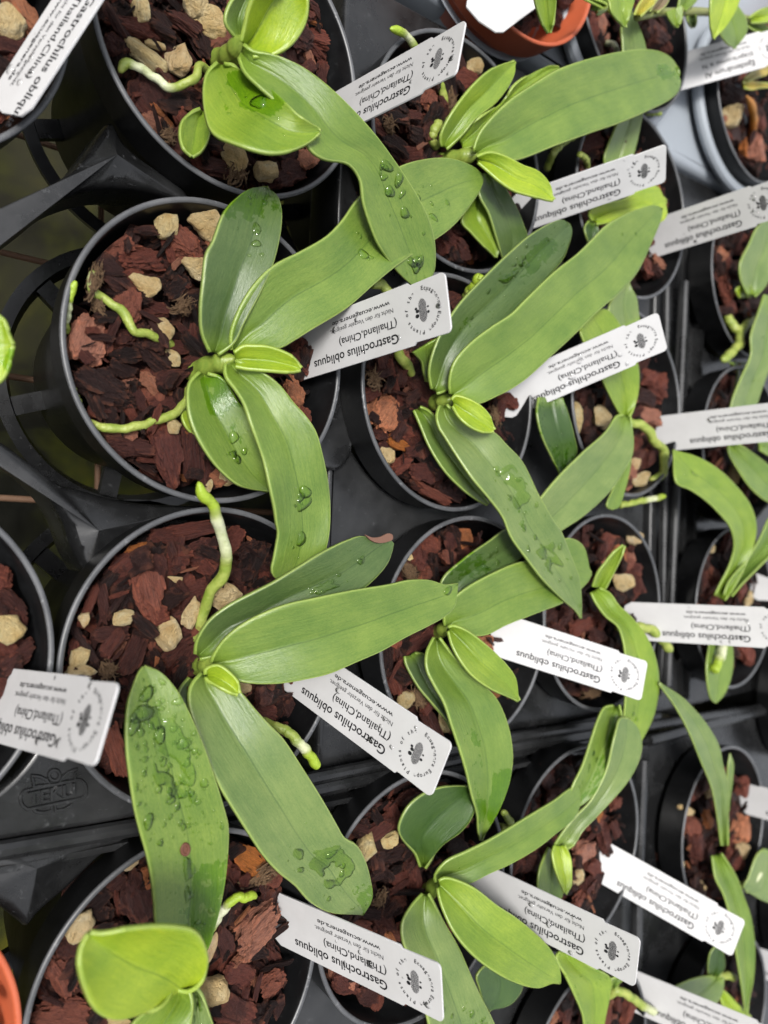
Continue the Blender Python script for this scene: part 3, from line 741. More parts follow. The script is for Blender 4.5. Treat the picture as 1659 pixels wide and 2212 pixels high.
root(p, '10', [(1030, 560), (980, 520), (880, 472), (800, 465), (770, 400), (720, 340), (620, 268), (545, 190), (560, 95)], [-.9, -.4, -.2, -.1, -.2, -.2, -.3, -.2, -.2], 58, white=(.85, .97))
root(p, '10', [(1125, 800), (1105, 870), (1060, 935), (980, 968), (880, 1008), (760, 1030), (650, 1036), (570, 1018), (530, 985)], [-.6, -.4, -.3, -.3, -.3, -.3, -.4, -.5, -.8], 58)
root(p, '10', [(392, 470), (398, 380), (418, 260), (446, 158)], [-.9, -.5, -.1, .15], 44, white=(.15, .62), green_tip=.62)
root(p, '10', [(430, 800), (450, 860), (478, 915)], [-.7, -.5, -.8], 44)

# ---- P3
p = plant('20', 1210, 930, 'orchid with a brown scorched leaf end and a root standing up over the pot rim')
stem(p, '20', [(1170, 935), (1210, 935), (1260, 945)], [-1.0, 0, 1.0], 110)
leaf(p, '20', [(1168, 870), (1175, 790), (1240, 680), (1350, 590), (1508, 505), (1608, 455), (1748, 370), (1908, 270), (2048, 200), (2140, 168), (2200, 176)], [(1185, 890), (1290, 870), (1420, 780), (1600, 720), (1800, 610), (2000, 545), (2130, 500), (2248, 400), (2308, 320), (2334, 240), (2338, 205)], (2300, 180), [.2, 1.0, 1.6, 2.0, 2.1, 2.0], 'D', .06, fold=.35, bias=.02, drops=[(16, .55, .72, .0, .5, .3, 1.2), (2, .78, .84, -.1, .1, 1.6, 2.2)], puddle=[(.55, .74, -.05, .55, .05, 1.6)], label='grey-green leaf with a brown scorched end')
bt = plate([K('20', *q) for q in [(2180, 166), (2215, 178), (2260, 174), (2308, 154), (2330, 162), (2332, 184), (2300, 200), (2250, 206), (2208, 192)]], .0232, .0004, .0002)
o_ = link('scorched_end', merge([bt]), M_BROWN, p); o_.matrix_parent_inverse = Matrix.Translation(-Vector(p.location))
leaf(p, '20', [(1262, 920), (1275, 880), (1330, 790), (1440, 695), (1659, 590), (1908, 530), (2108, 490), (2308, 458), (2438, 430), (2558, 430), (2640, 455)], [(1275, 940), (1350, 978), (1420, 1022), (1500, 1040), (1659, 1042), (1808, 1020), (1958, 985), (2108, 920), (2268, 850), (2408, 770), (2548, 700), (2640, 648), (2700, 590)], (2722, 450), [1.2, 2.1, 2.7, 2.9, 2.8, 2.6], 'M', .05, fold=.4, bias=.02, drops=[(1, .93, .95, -.3, -.2, 2.0, 2.2), (4, .5, .9, -.5, .5, .3, .5)], label='broad clean leaf pointing to the right')
leaf(p, '20', [(1230, 990), (1232, 960), (1290, 938), (1360, 980), (1410, 1040)], [(1228, 1000), (1240, 1020), (1290, 1052), (1350, 1082), (1385, 1098)], (1416, 1102), [1.6, 2.3, 2.6], 'B', fold=.3, bias=.12)
leaf(p, '20', [(1205, 985), (1140, 1060), (1128, 1150), (1150, 1250), (1205, 1400), (1260, 1550), (1310, 1655), (1400, 1805), (1510, 1980), (1568, 2065), (1658, 2165), (1758, 2245), (1838, 2335), (1950, 2400)], [(1225, 990), (1300, 1030), (1420, 1090), (1508, 1190), (1600, 1290), (1680, 1370), (1808, 1562), (1908, 1720), (1998, 1875), (2048, 1962), (2120, 2005), (2168, 2090), (2200, 2200), (2212, 2320)], (2160, 2418), [1.0, 1.8, 2.4, 2.6, 2.5, 2.2, 1.9], 'G', 0, wz=[(.86, 1.1, .1, 2, .26)], fold=.5, drops=[(10, .72, .95, -.6, .6, .4, 1.8), (40, .6, .97, -.8, .8, .18, .5)], puddle=[(.64, .86, -.5, .85, -.06, 1.1)], label='long leaf pointing down with a puddle near its blunt end')
leaf(p, '20', [(1130, 1010), (1075, 1080), (1060, 1200), (1080, 1300)], [(1160, 1020), (1160, 1120), (1180, 1220), (1180, 1330)], (1130, 1400), [-.4, 0, .2], 'D', fold=.2)
root(p, '20', [(1150, 770), (1190, 730), (1200, 640), (1240, 530), (1305, 430), (1342, 320), (1330, 210), (1295, 100), (1268, 0), (1225, -70), (1178, -155)], [-.9, -.4, -.1, .3, .8, 1.2, 1.6, 2.0, 2.4, 2.6, 2.8], 74, white=(.50, .80), green_tip=.81, label='upright root with a green tip')
root(p, '21', [(40, 1270), (120, 1295), (200, 1330), (265, 1390), (330, 1470), (388, 1535)], [-.4, .3, .7, .9, 1.0, 1.0], 66, white=(.50, .74), green_tip=.74)

# ---- P4
p = plant('30', 1080, 1440, 'bottom left orchid with a folded lime leaf and a droplet-covered upright leaf')
stem(p, '30', [(1120, 1500), (1090, 1460), (1060, 1420)], [-1.2, .3, 2.0], 120)
leaf(p, '30', [(1120, 1330), (935, 1080), (920, 950), (900, 780), (870, 640), (830, 500), (798, 360), (775, 200), (757, 50), (752, -100), (765, -250), (795, -350), (830, -430)], [(1130, 1330), (1240, 1200), (1280, 1080), (1315, 940), (1345, 760), (1357, 600), (1357, 480), (1330, 370), (1290, 240), (1240, 90), (1160, -110), (1050, -325), (950, -432)], (858, -462), [.6, 1.6, 2.2, 2.6, 2.8, 2.8, 2.6], 'M', .0, wz=[(.0, .36, .05, 2, .28), (.05, .3, -.6, .1, .13)], fold=.45, bias=.02, drops=[(200, .40, .95, -.92, .92, .18, .6), (110, .42, .92, -.9, .9, .35, 1.5), (26, .42, .95, -.8, .8, 1.0, 3.2), (22, .1, .42, -.8, .8, .3, 1.3)], puddle=[(.50, .90, -.6, .65, -.05, 1.15), (.2, .4, -.2, .3, .05, 1.3)], label='upright leaf covered in water droplets')
hole = tube([un(*K('30', 1100 + 22 * math.cos(a), 622 + 32 * math.sin(a)), 2.42) for a in np.linspace(0, 6.283, 18, endpoint=False)], .0006, 8, True)
hv = [un(*K('30', 1098 + 22 * math.cos(a), 622 + 32 * math.sin(a)), 2.42) for a in np.linspace(0, 6.283, 18, endpoint=False)]
o_ = link('brown_hole', merge([hole, (hv, [tuple(range(17, -1, -1))])]), M_HOLE, p); o_.matrix_parent_inverse = Matrix.Translation(-Vector(p.location))
leaf(p, '30', [(1030, 1400), (960, 1530), (830, 1605), (680, 1636), (575, 1580), (505, 1440), (478, 1290), (495, 1190)], [(1050, 1440), (1120, 1452), (1200, 1390), (1236, 1280), (1170, 1120), (1000, 1083), (780, 1100), (610, 1132)], (535, 1128), [3.2, 4.4, 5.4, 6.2, 6.6], 'B', fold=.9, bias=.02, label='large folded lime-green young leaf')
leaf(p, '30', [(1040, 1440), (990, 1500), (900, 1570), (810, 1640), (760, 1720), (740, 1830)], [(1080, 1445), (1115, 1470), (1140, 1540), (1135, 1660), (1110, 1780), (1060, 1880)], (900, 1960), [2.0, 2.6, 2.8, 2.4], 'Y', fold=.5)
leaf(p, '30', [(1110, 1440), (1140, 1520), (1120, 1640), (1140, 1780)], [(1140, 1440), (1180, 1475), (1235, 1590), (1280, 1740)], (1260, 1880), [1.0, 1.2, 1.2], 'G', .15, fold=.3, drops=[(14, .1, .5, -.6, .6, .4, 1.4)])
root(p, '30', [(1240, 1110), (1300, 1020), (1355, 945), (1430, 902), (1525, 905)], [-.6, -.1, .2, .4, .4], 58, white=(.1, .52), green_tip=.52)

# ---- Q1
p = plant('01', 1180, 920, 'orchid right of the top centre with a broad blunt leaf reaching to the upper right')
stem(p, '01', [(1080, 960), (1180, 940), (1330, 920)], [-1.2, 0, 1.0], 90)
leaf(p, '01', [(1310, 900), (1318, 860), (1345, 790), (1420, 695), (1530, 590), (1663, 500), (1793, 420), (1953, 360), (2153, 310), (2323, 292), (2423, 310), (2490, 355)], [(1330, 925), (1380, 925), (1450, 935), (1540, 950), (1793, 860), (1993, 790), (2193, 720), (2353, 650), (2473, 590), (2523, 540), (2536, 490)], (2510, 410), [1.0, 1.8, 2.4, 2.6, 2.5, 2.2], 'M', .0, wz=[(.86, .92, -.4, .2, .22), (.86, 1.1, -2, 2, .12)], fold=.45, bias=.03, wave=.05, drops=[(3, .84, .93, -.2, .2, .6, 1.4)], label='broad leaf with a wet blunt end')
leaf(p, '01', [(1325, 935), (1400, 908), (1500, 930), (1600, 980), (1690, 1015), (1760, 1095)], [(1335, 960), (1390, 1010), (1470, 1080), (1550, 1130), (1690, 1170), (1750, 1186)], (1781, 1186), [1.4, 2.2, 2.6], 'B', fold=.4, bias=.05, label='small light green leaf')
leaf(p, '01', [(1120, 870), (1112, 820), (1135, 750), (1200, 640), (1300, 510), (1400, 420), (1490, 378)], [(1140, 880), (1190, 840), (1245, 790), (1330, 690), (1430, 615), (1505, 525), (1548, 440)], (1553, 364), [-.2, .7, 1.2, 1.4], 'Y', .1, fold=.35)
leaf(p, '01', [(1225, 830), (1240, 780), (1320, 720), (1480, 600), (1560, 500), (1660, 430), (1763, 390)], [(1240, 880), (1310, 860), (1420, 700), (1550, 580), (1690, 490), (1760, 440), (1810, 425)], (1815, 398), [.2, 1.0, 1.4, 1.6], 'Y', fold=.2, wave=.15)
leaf(p, '01', [(1370, 1030), (1340, 1140), (1400, 1270), (1440, 1400), (1470, 1500)], [(1400, 1035), (1460, 1070), (1550, 1210), (1605, 1340), (1625, 1420)], (1500, 1600), [.4, .6, .4, 0], 'D', .05, fold=.3)
leaf(p, '01', [(1320, 1150), (1238, 1310), (1290, 1375), (1370, 1460)], [(1350, 1150), (1400, 1260), (1450, 1400), (1462, 1480)], (1440, 1527), [.0, .2, .2], 'Y', fold=.3)
root(p, '01', [(1130, 660), (1130, 580), (1100, 490), (1030, 390), (960, 290), (925, 235), (870, 188), (808, 172)], [-.7, -.5, -.3, -.2, .0, .3, .6, .8], 52, white=(.72, .88), green_tip=.89)
root(p, '01', [(1120, 690), (1080, 760), (1060, 830), (1090, 880)], [-.4, -.2, -.4, -.8], 60)

# ---- Q2
p = plant('11', 1090, 880, 'middle orchid with two tall parallel leaves and a small bright leaf')
stem(p, '11', [(1030, 890), (1090, 880), (1170, 865)], [-1.2, 0, 1.0], 95)
leaf(p, '11', [(1062, 800), (1045, 700), (1070, 580), (1130, 440), (1230, 290), (1350, 160), (1450, 60), (1513, 0), (1640, -110), (1773, -188), (1833, -204)], [(1085, 822), (1150, 800), (1230, 650), (1370, 500), (1520, 400), (1659, 260), (1750, 140), (1843, 20), (1870, -50), (1885, -100), (1890, -140)], (1882, -172), [.6, 1.4, 1.8, 1.9, 1.7], 'D', .16, wz=[(.6, .85, -.4, .5, .2)], fold=.4, bias=-.05, drops=[(12, .35, .9, -.7, .2, .5, 1.8), (26, .5, .98, -.8, .2, .3, .9)], puddle=[(.55, .8, -.6, 0, .1, 1.2)], label='dark wet leaf behind its lighter twin')
leaf(p, '11', [(1172, 830), (1165, 760), (1190, 650), (1290, 530), (1420, 430), (1530, 360), (1600, 290), (1665, 225), (1793, 102), (1933, -8), (2033, -108), (2093, -168), (2193, -228), (2313, -278), (2385, -290)], [(1185, 850), (1250, 872), (1330, 888), (1430, 850), (1593, 760), (1773, 600), (1913, 470), (2043, 340), (2173, 230), (2263, 130), (2315, 40), (2355, -50), (2390, -130), (2420, -210)], (2428, -270), [1.2, 2.1, 2.7, 2.9, 2.7, 2.3], 'M', .06, fold=.4, bias=.02, wave=.06, drops=[(8, .78, .86, -.5, .3, .5, 2.2)], label='tall leaf with a dark crack near its end')
leaf(p, '11', [(1180, 870), (1195, 848), (1290, 868), (1370, 920), (1413, 985)], [(1185, 900), (1225, 970), (1300, 1030), (1370, 1056), (1405, 1056)], (1424, 1045), [1.6, 2.3, 2.6], 'B', fold=.35, bias=.08, label='small bright new leaf')
leaf(p, '11', [(1110, 900), (1090, 960), (1105, 1030), (1130, 1070), (1210, 1200), (1300, 1330), (1400, 1450), (1480, 1560), (1530, 1680), (1620, 1805), (1723, 1938), (1843, 2058), (1920, 2125)], [(1140, 900), (1240, 990), (1330, 1025), (1430, 1060), (1500, 1130), (1593, 1230), (1693, 1430), (1793, 1600), (1823, 1640), (1883, 1788), (1933, 1918), (1945, 2020), (1948, 2090)], (1946, 2164), [.9, 1.6, 2.2, 2.3, 2.1, 1.7], 'G', .12, wz=[(.35, .6, -.4, 1, .1)], fold=.45, bias=-.04, wave=.08, drops=[(26, .3, .95, -.7, .7, .4, 1.8)], puddle=[(.32, .52, -.3, .8, -.02, 1.0), (.6, .82, -.6, .6, .12, 1.2)], label='long wet leaf crossing the pot below')
leaf(p, '11', [(955, 925), (990, 1010), (1050, 1150), (1140, 1290), (1250, 1400), (1345, 1468)], [(985, 915), (1035, 935), (1085, 985), (1135, 1080), (1225, 1200), (1305, 1320), (1365, 1430)], (1392, 1488), [-.3, .3, .8, 1.0], 'M', .1, fold=.3, bias=.05)
leaf(p, '11', [(950, 585), (1000, 640), (1012, 700)], [(1090, 505), (1065, 640), (1045, 720)], (1028, 760), [1.2, .6, 0], 'M', .1, fold=.25)
root(p, '11', [(700, 175), (750, 180), (800, 230), (840, 330), (850, 450), (860, 590), (905, 650), (945, 730)], [0.4, .5, .5, .5, .4, .1, -.3, -.8], 66)
root(p, '11', [(1255, 300), (1270, 240), (1310, 190), (1345, 120)], [-.6, 0, .6, 1.0], 60, green_tip=.4)

# ---- Q3
p = plant('21', 1120, 720, 'orchid below the middle one, half hidden by the long wet leaf')
stem(p, '21', [(1070, 760), (1110, 730), (1150, 710)], [-1.2, 0, .9], 80)
leaf(p, '21', [(1140, 700), (1135, 640), (1170, 560), (1260, 480), (1400, 400), (1560, 330), (1659, 312), (1750, 290), (1860, 180), (1953, 220)], [(1160, 715), (1220, 725), (1300, 757), (1393, 750), (1493, 700), (1693, 620), (1843, 560), (1933, 490), (1983, 440), (1998, 415)], (2000, 390), [.7, 1.3, 1.6, 1.5, 1.3], 'M', .05, fold=.4, bias=.06)
leaf(p, '21', [(1115, 650), (1118, 440), (1250, 305), (1400, 198), (1500, 128), (1580, 120)], [(1135, 660), (1205, 545), (1295, 475), (1460, 375), (1600, 285), (1650, 210)], (1640, 150), [0, .7, .9, .9], 'D', .28, fold=.3, drops=[(14, .4, .9, -.5, .5, .4, 1.8)])
leaf(p, '21', [(1155, 715), (1180, 706), (1260, 730), (1400, 832), (1500, 930), (1555, 1010)], [(1160, 730), (1180, 810), (1220, 890), (1290, 985), (1390, 1062), (1500, 1115)], (1574, 1146), [1.2, 1.9, 2.3, 2.4], 'Y', fold=.4, label='lighter leaf with a notched tip')
leaf(p, '21', [(1075, 770), (1032, 860), (1030, 950), (1080, 1060), (1130, 1150), (1180, 1300), (1230, 1450), (1265, 1570), (1295, 1700), (1330, 1830), (1335, 1920)], [(1095, 775), (1180, 880), (1270, 965), (1370, 1060), (1440, 1130), (1490, 1230), (1525, 1350), (1538, 1480), (1525, 1600), (1500, 1690), (1450, 1810)], (1350, 1975), [.6, 1.2, 1.6, 1.7, 1.4, .9], 'M', .05, wz=[(.66, .92, .1, 2, .3), (.3, .95, -.9, -.1, .16)], fold=.65, bias=-.04, label='channelled leaf pointing down')
leaf(p, '21', [(900, 880), (905, 920), (930, 975), (985, 1065), (1065, 1160), (1140, 1250)], [(960, 870), (1015, 875), (1045, 960), (1095, 1080), (1150, 1190), (1178, 1260)], (1178, 1312), [-.3, .1, .5, .6], 'D', .12, fold=.25)

# ---- Q4
p = plant('31', 1050, 870, 'orchid at the bottom centre with a large bright leaf over a white label')
stem(p, '31', [(1010, 900), (1050, 860), (1100, 830)], [-1.2, -.1, 1.0], 95)
leaf(p, '31', [(995, 725), (960, 640), (885, 560), (862, 500), (910, 380), (1000, 300), (1100, 260), (1220, 248)], [(1010, 730), (1060, 670), (1130, 592), (1230, 520), (1290, 445), (1315, 370), (1318, 310)], (1310, 258), [-.4, .4, .9, 1.1], 'V', .1, fold=.45)
leaf(p, '31', [(1085, 820), (1080, 780), (1140, 700), (1260, 640), (1400, 570), (1550, 480), (1659, 412), (1793, 330), (1870, 270), (1920, 250)], [(1110, 815), (1190, 812), (1280, 822), (1393, 770), (1543, 700), (1693, 610), (1793, 530), (1893, 450), (1925, 400)], (1945, 320), [.8, 1.6, 2.0, 2.1, 1.9], 'M', .04, fold=.35, bias=.02)
leaf(p, '31', [(1100, 815), (1130, 798), (1200, 808), (1310, 855), (1450, 960), (1560, 1032), (1660, 1112), (1750, 1200), (1805, 1290), (1822, 1360)], [(1098, 850), (1105, 900), (1130, 985), (1190, 1110), (1280, 1225), (1393, 1322), (1543, 1408), (1690, 1446), (1770, 1420)], (1824, 1416), [1.4, 2.3, 3.0, 3.3, 3.3], 'Y', fold=.4, bias=.02, label='large bright leaf')
leaf(p, '31', [(1005, 890), (940, 960), (885, 1060), (890, 1170), (940, 1290), (1000, 1480), (1040, 1660), (1070, 1800)], [(1030, 890), (1080, 970), (1150, 1090), (1220, 1210), (1290, 1370), (1350, 1500), (1430, 1659), (1470, 1800)], (1330, 2000), [.4, 1.0, 1.4, 1.2], 'G', .10, fold=.5, drops=[(55, .55, .86, -.7, .9, .35, 1.5)])
leaf(p, '31', [(1400, 1290), (1325, 1375), (1340, 1450), (1370, 1540)], [(1460, 1290), (1560, 1350), (1600, 1430), (1530, 1540)], (1400, 1580), [.6, .6, .4], 'V', .2, fold=.2)
root(p, '31', [(1450, 480), (1500, 495), (1525, 470), (1500, 425), (1478, 395)], [-.8, -.3, 0, .3, .5], 46)

# ---- R1 / G1 plants
p = plant('02', 640, 1380, 'orchid behind the label under the broad blunt leaf, bright leaf showing below the label')
leaf(p, '02', [(620, 1310), (600, 1265), (650, 1225), (800, 1185), (900, 1130), (1000, 1105)], [(640, 1325), (740, 1318), (850, 1290), (950, 1290), (1020, 1320), (1060, 1280)], (1050, 1195), [.2, .8, 1.0, .9], 'B', .1, fold=.3)
leaf(p, '02', [(600, 1310), (575, 1350), (590, 1420)], [(640, 1330), (660, 1380), (650, 1440)], (630, 1500), [.2, .3, 0], 'V', .2, fold=.2)
root(p, '02', [(585, 990), (580, 950), (540, 912)], [-.3, .5, 1.0], 40)
root(p, '02', [(345, 1000), (380, 920), (440, 850), (520, 800)], [-1, .0, .2, .2], 46)
p = plant('02', 740, 900, 'orchid with one narrow pale leaf running under the broad blunt leaf')
leaf(p, '02', [(700, 1000), (690, 940), (735, 810), (770, 720), (800, 560), (805, 400), (798, 250), (795, 150)], [(840, 1000), (860, 930), (890, 810), (915, 690), (935, 560), (940, 400), (935, 280), (900, 170)], (850, 60), [-.4, .2, .9, 1.2, 1.4], 'G', fold=.3)
root(p, '02', [(930, 670), (975, 668), (1025, 675)], [-.4, -.2, 0], 34)
root(p, '02', [(700, 260), (740, 262), (760, 300), (755, 340)], [-.6, 0, .2, -.2], 34, white=(0, 1))

# ---- R2
p = plant('12', 815, 965, 'orchid right of the middle one with a bent root looping beside a white label')
leaf(p, '12', [(795, 965), (770, 925), (715, 820), (640, 660), (560, 500), (545, 440)], [(830, 965), (870, 900), (895, 780), (885, 640), (770, 400), (690, 325)], (600, 360), [.4, 1.0, 1.2, 1.0], 'Y', fold=.35)
leaf(p, '12', [(745, 480), (722, 390), (722, 300), (780, 225)], [(900, 400), (890, 330), (880, 260), (850, 200)], (830, 150), [.6, .8, .8], 'G', fold=.25)
leaf(p, '12', [(800, 965), (765, 965), (700, 1055), (560, 1182), (430, 1310), (320, 1440), (250, 1540)], [(835, 965), (857, 1050), (858, 1180), (805, 1290), (720, 1412), (560, 1560), (440, 1640)], (330, 1720), [.8, 1.4, 1.5, 1.3, 1.0], 'G', fold=.4, label='broad pale leaf pointing down to the left')
leaf(p, '12', [(825, 1100), (800, 1250), (740, 1400), (705, 1500)], [(850, 1130), (845, 1250), (815, 1390), (770, 1508)], (735, 1515), [.2, .3, .3], 'M', fold=.1)
leaf(p, '12', [(300, 850), (290, 940), (320, 1080), (380, 1210), (420, 1290)], [(440, 850), (475, 950), (510, 1080), (525, 1180), (480, 1260)], (432, 1330), [.4, .6, .5, .3], 'V', .35, fold=.3, drops=[(9, .4, .8, -.4, .4, .5, 1.2)])
root(p, '12', [(835, 1000), (900, 1010), (950, 1050), (980, 1110), (1028, 1150), (1042, 1230), (1028, 1310), (955, 1348)], [0, .3, .4, .3, .2, .1, -.1, -.4], 56)
root(p, '12', [(780, 1492), (900, 1468), (1000, 1448), (1050, 1436)], [-.4, -.2, 0, .2], 40, white=(.5, .8), green_tip=.85)

# ---- R3
p = plant('22', 640, 490, 'orchid with a short upright leaf tip and a long arched leaf passing behind a label')
leaf(p, '22', [(620, 470), (650, 390), (690, 335), (745, 268)], [(690, 480), (720, 430), (755, 360), (785, 290)], (803, 224), [.6, 1.4, 2.2], 'Y', fold=.35, label='short pointed upright leaf')
leaf(p, '22', [(612, 500), (640, 560), (700, 640), (770, 700), (805, 800), (822, 1000), (815, 1140), (800, 1260), (760, 1330)], [(660, 480), (725, 510), (775, 580), (840, 640), (925, 740), (988, 870), (1013, 1010), (1005, 1140), (970, 1270)], (895, 1410), [.6, 1.4, 1.7, 1.6, 1.2], 'Y', .12, fold=.35, bias=-.1, drops=[(10, .4, .9, -.5, .3, .5, 1.8)], label='long arched leaf behind the label')
root(p, '22', [(760, 700), (830, 730), (900, 705), (980, 735), (1040, 795), (1085, 850)], [.0, .4, .7, .9, 1.0, 1.0], 62, label='mossy root end over the rim')
root(p, '22', [(640, 560), (690, 620), (740, 650)], [-.2, 0, -.4], 40)

# ---- R4
p = plant('32', 425, 610, 'orchid with two channelled leaves pointing up beside the boundary of the trays')
leaf(p, '32', [(740, -225), (690, -215), (650, -140), (610, -20), (560, 130), (500, 255), (478, 345)], [(770, -235), (790, -150), (770, -20), (735, 60), (690, 165), (640, 275), (570, 350)], (498, 388), [1.3, 1.7, 1.9, 1.7], 'M', .05, wz=[(.1, .9, .1, 1.2, .26)], fold=.5, bias=.0, drops=[(8, .4, .95, -.6, -.1, .8, 2.2)], label='channelled wet leaf')
leaf(p, '32', [(395, 600), (440, 530), (520, 430), (600, 350), (665, 240), (710, 130), (735, 20), (762, -90), (785, -155)], [(440, 612), (500, 602), (560, 510), (650, 420), (745, 320), (835, 210), (893, 100), (912, 0), (880, -110)], (835, -150), [.6, 1.3, 1.9, 2.3, 2.4], 'G', fold=.35, bias=-.1, label='smooth pale channelled leaf')
leaf(p, '32', [(395, 600), (383, 640), (395, 720), (422, 800)], [(450, 602), (488, 670), (496, 760), (490, 840)], (455, 882), [.8, 1.2, 1.4], 'B', fold=.3, label='small bright new leaf')
leaf(p, '32', [(360, 610), (310, 730), (295, 830), (300, 890)], [(410, 660), (425, 760), (445, 860), (430, 920)], (380, 980), [.0, .3, .3], 'M', fold=.25)

# ---- R5
p = plant('32', 700, 1460, 'orchid at the bottom edge with one light green leaf hanging below a label')
leaf(p, '32', [(430, 1230), (405, 1260), (460, 1370), (510, 1480), (560, 1600), (580, 1720)], [(500, 1240), (600, 1320), (728, 1390), (722, 1490), (690, 1650), (680, 1760)], (640, 1860), [1.0, 1.4, 1.3, .9], 'Y', .25, fold=.45, label='light green leaf')
leaf(p, '32', [(725, 1450), (730, 1400), (770, 1380)], [(740, 1455), (770, 1430), (790, 1400)], (800, 1370), [0, .4, .6], 'M', fold=.2)
root(p, '32', [(700, 1490), (760, 1465), (820, 1480), (880, 1525), (940, 1565), (995, 1588)], [-.3, .3, .5, .6, .7, .7], 54, white=(.7, 1.0))

# ---- S plants
p = plant('12', 1560, 250, 'orchid at the right edge above the forked root, broad leaves cut by the frame')
leaf(p, '12', [(1540, 240), (1500, 150), (1495, 60), (1550, -60), (1600, -160)], [(1580, 250), (1640, 200), (1690, 100), (1720, 0), (1730, -100)], (1690, -220), [.4, 1.0, 1.3], 'G', fold=.4)
leaf(p, '12', [(1640, 240), (1600, 360), (1560, 480), (1560, 600), (1500, 740), (1450, 870), (1440, 960)], [(1720, 260), (1740, 400), (1720, 540), (1680, 660), (1640, 760), (1600, 880), (1580, 960)], (1510, 1040), [1.2, 1.4, 1.1, .7], 'G', .12, fold=.35, drops=[(16, .2, .9, -.6, .6, .6, 1.6)], label='drooping wet leaf')
leaf(p, '12', [(1490, 260), (1470, 220), (1500, 190)], [(1560, 260), (1570, 230), (1560, 200)], (1540, 180), [0, .4, .6], 'B', fold=.2)
root(p, '12', [(1420, 370), (1450, 430), (1490, 470), (1480, 540), (1440, 590), (1385, 632)], [-.4, .0, .3, .6, .8, .9], 56)
root(p, '12', [(1570, 390), (1530, 420), (1490, 470)], [-.4, 0, .2], 50)
p = plant('12', 1460, 1180, 'orchid at the right edge beneath the long right-hand label, olive leaves')
leaf(p, '12', [(1430, 640), (1480, 680)], [(1530, 640), (1520, 700)], (1440, 900), [-.2, .1, 0], 'V', fold=.1)
leaf(p, '12', [(1425, 1140), (1430, 1180), (1490, 1290), (1570, 1400), (1659, 1470), (1740, 1500)], [(1450, 1120), (1520, 1150), (1610, 1210), (1680, 1270), (1740, 1350), (1780, 1420)], (1800, 1480), [.2, .7, 1.0], 'M', .1, fold=.4)
leaf(p, '12', [(1600, 1120), (1640, 1100), (1720, 1110)], [(1610, 1160), (1680, 1200), (1740, 1180)], (1800, 1140), [.6, .8, .8], 'M', fold=.2)
p = plant('22', 1390, 530, 'orchid near the right edge with an arched leaf curling over to the left')
leaf(p, '22', [(1345, 520), (1380, 450), (1430, 350), (1462, 230), (1440, 120), (1380, 40), (1300, -40), (1200, -110), (1120, -150)], [(1400, 545), (1450, 480), (1525, 340), (1575, 220), (1592, 110), (1560, -10), (1490, -110), (1380, -220), (1250, -300)], (1100, -345), [.2, 1.2, 2.0, 2.0, 1.5], 'Y', .06, fold=.4, drops=[(8, .65, .9, -.4, .4, .6, 1.6)], label='arched leaf curling left')
leaf(p, '22', [(1400, 520), (1430, 440), (1520, 330), (1610, 190), (1680, 50)], [(1440, 520), (1500, 450), (1600, 350), (1700, 250), (1780, 120)], (1790, -20), [.3, 1.0, 1.6], 'M', fold=.7)
leaf(p, '22', [(1330, 700), (1308, 840), (1296, 950), (1308, 1080), (1325, 1140)], [(1430, 700), (1452, 840), (1452, 950), (1425, 1060), (1385, 1130)], (1352, 1158), [.0, .7, .9, .8], 'M', fold=.3, label='leaf pointing down below the label')
root(p, '22', [(1385, 740), (1388, 830), (1372, 890), (1335, 975)], [.2, 1.1, 1.3, 1.3], 60, white=(.3, .7), green_tip=.72)
p = plant('32', 1385, 625, 'orchid at the right edge with a long pale leaf up and a bent leaf down')
leaf(p, '32', [(1385, 600), (1360, 420), (1325, 250), (1260, 90), (1190, -80), (1110, -230), (1035, -335)], [(1415, 600), (1422, 420), (1428, 250), (1395, 130), (1370, 10), (1290, -130), (1150, -280)], (1015, -365), [.3, 1.1, 1.8, 2.1, 2.1], 'G', fold=.3, label='long pale leaf pointing up')
leaf(p, '32', [(1405, 400), (1420, 250), (1425, 130)], [(1425, 400), (1450, 220), (1455, 110)], (1438, 55), [.4, 1.2, 1.5], 'G', fold=.1)
leaf(p, '32', [(1330, 660), (1350, 790), (1395, 880), (1425, 970), (1450, 1080), (1475, 1250), (1500, 1400)], [(1380, 650), (1470, 780), (1515, 900), (1555, 1010), (1582, 1200), (1575, 1380), (1545, 1520)], (1530, 1600), [.2, .9, 1.3, 1.2, .9], 'M', .1, fold=.45, bias=.0, label='bent leaf pointing down')
root(p, '32', [(1480, 840), (1550, 815), (1600, 770), (1605, 715)], [-.2, .3, .6, .4], 44, white=(.2, .8))
p = plant('32', 1660, 800, 'orchid leaf cluster beyond the right edge, dark leaf pointing down left', )
leaf(p, '32', [(1640, 620), (1600, 650), (1540, 800), (1515, 850)], [(1720, 640), (1730, 800), (1690, 940), (1640, 930)], (1530, 870), [.8, .7, .4], 'G', .15, fold=.2)
p = plant('32', 1360, 1360, 'orchid near the lower right corner between two slanted labels')
leaf(p, '32', [(1310, 1380), (1305, 1320), (1320, 1240)], [(1360, 1385), (1400, 1330), (1400, 1260)], (1370, 1180), [.1, .8, 1.2], 'V', .2, fold=.35)
leaf(p, '32', [(1330, 1380), (1250, 1385), (1150, 1420), (1080, 1470)], [(1400, 1380), (1395, 1450), (1360, 1530), (1300, 1580)], (1160, 1600), [.4, .7, .6], 'G', fold=.3)
leaf(p, '32', [(1390, 1460), (1420, 1480), (1480, 1540)], [(1380, 1500), (1400, 1560), (1470, 1600)], (1560, 1620), [.3, .5, .4], 'B', .2, fold=.2)
root(p, '32', [(1380, 1370), (1430, 1372), (1465, 1385)], [0, .3, .4], 44)
p = plant('10', -60, 500, 'orchid beyond the left edge, one green leaf tip in view')
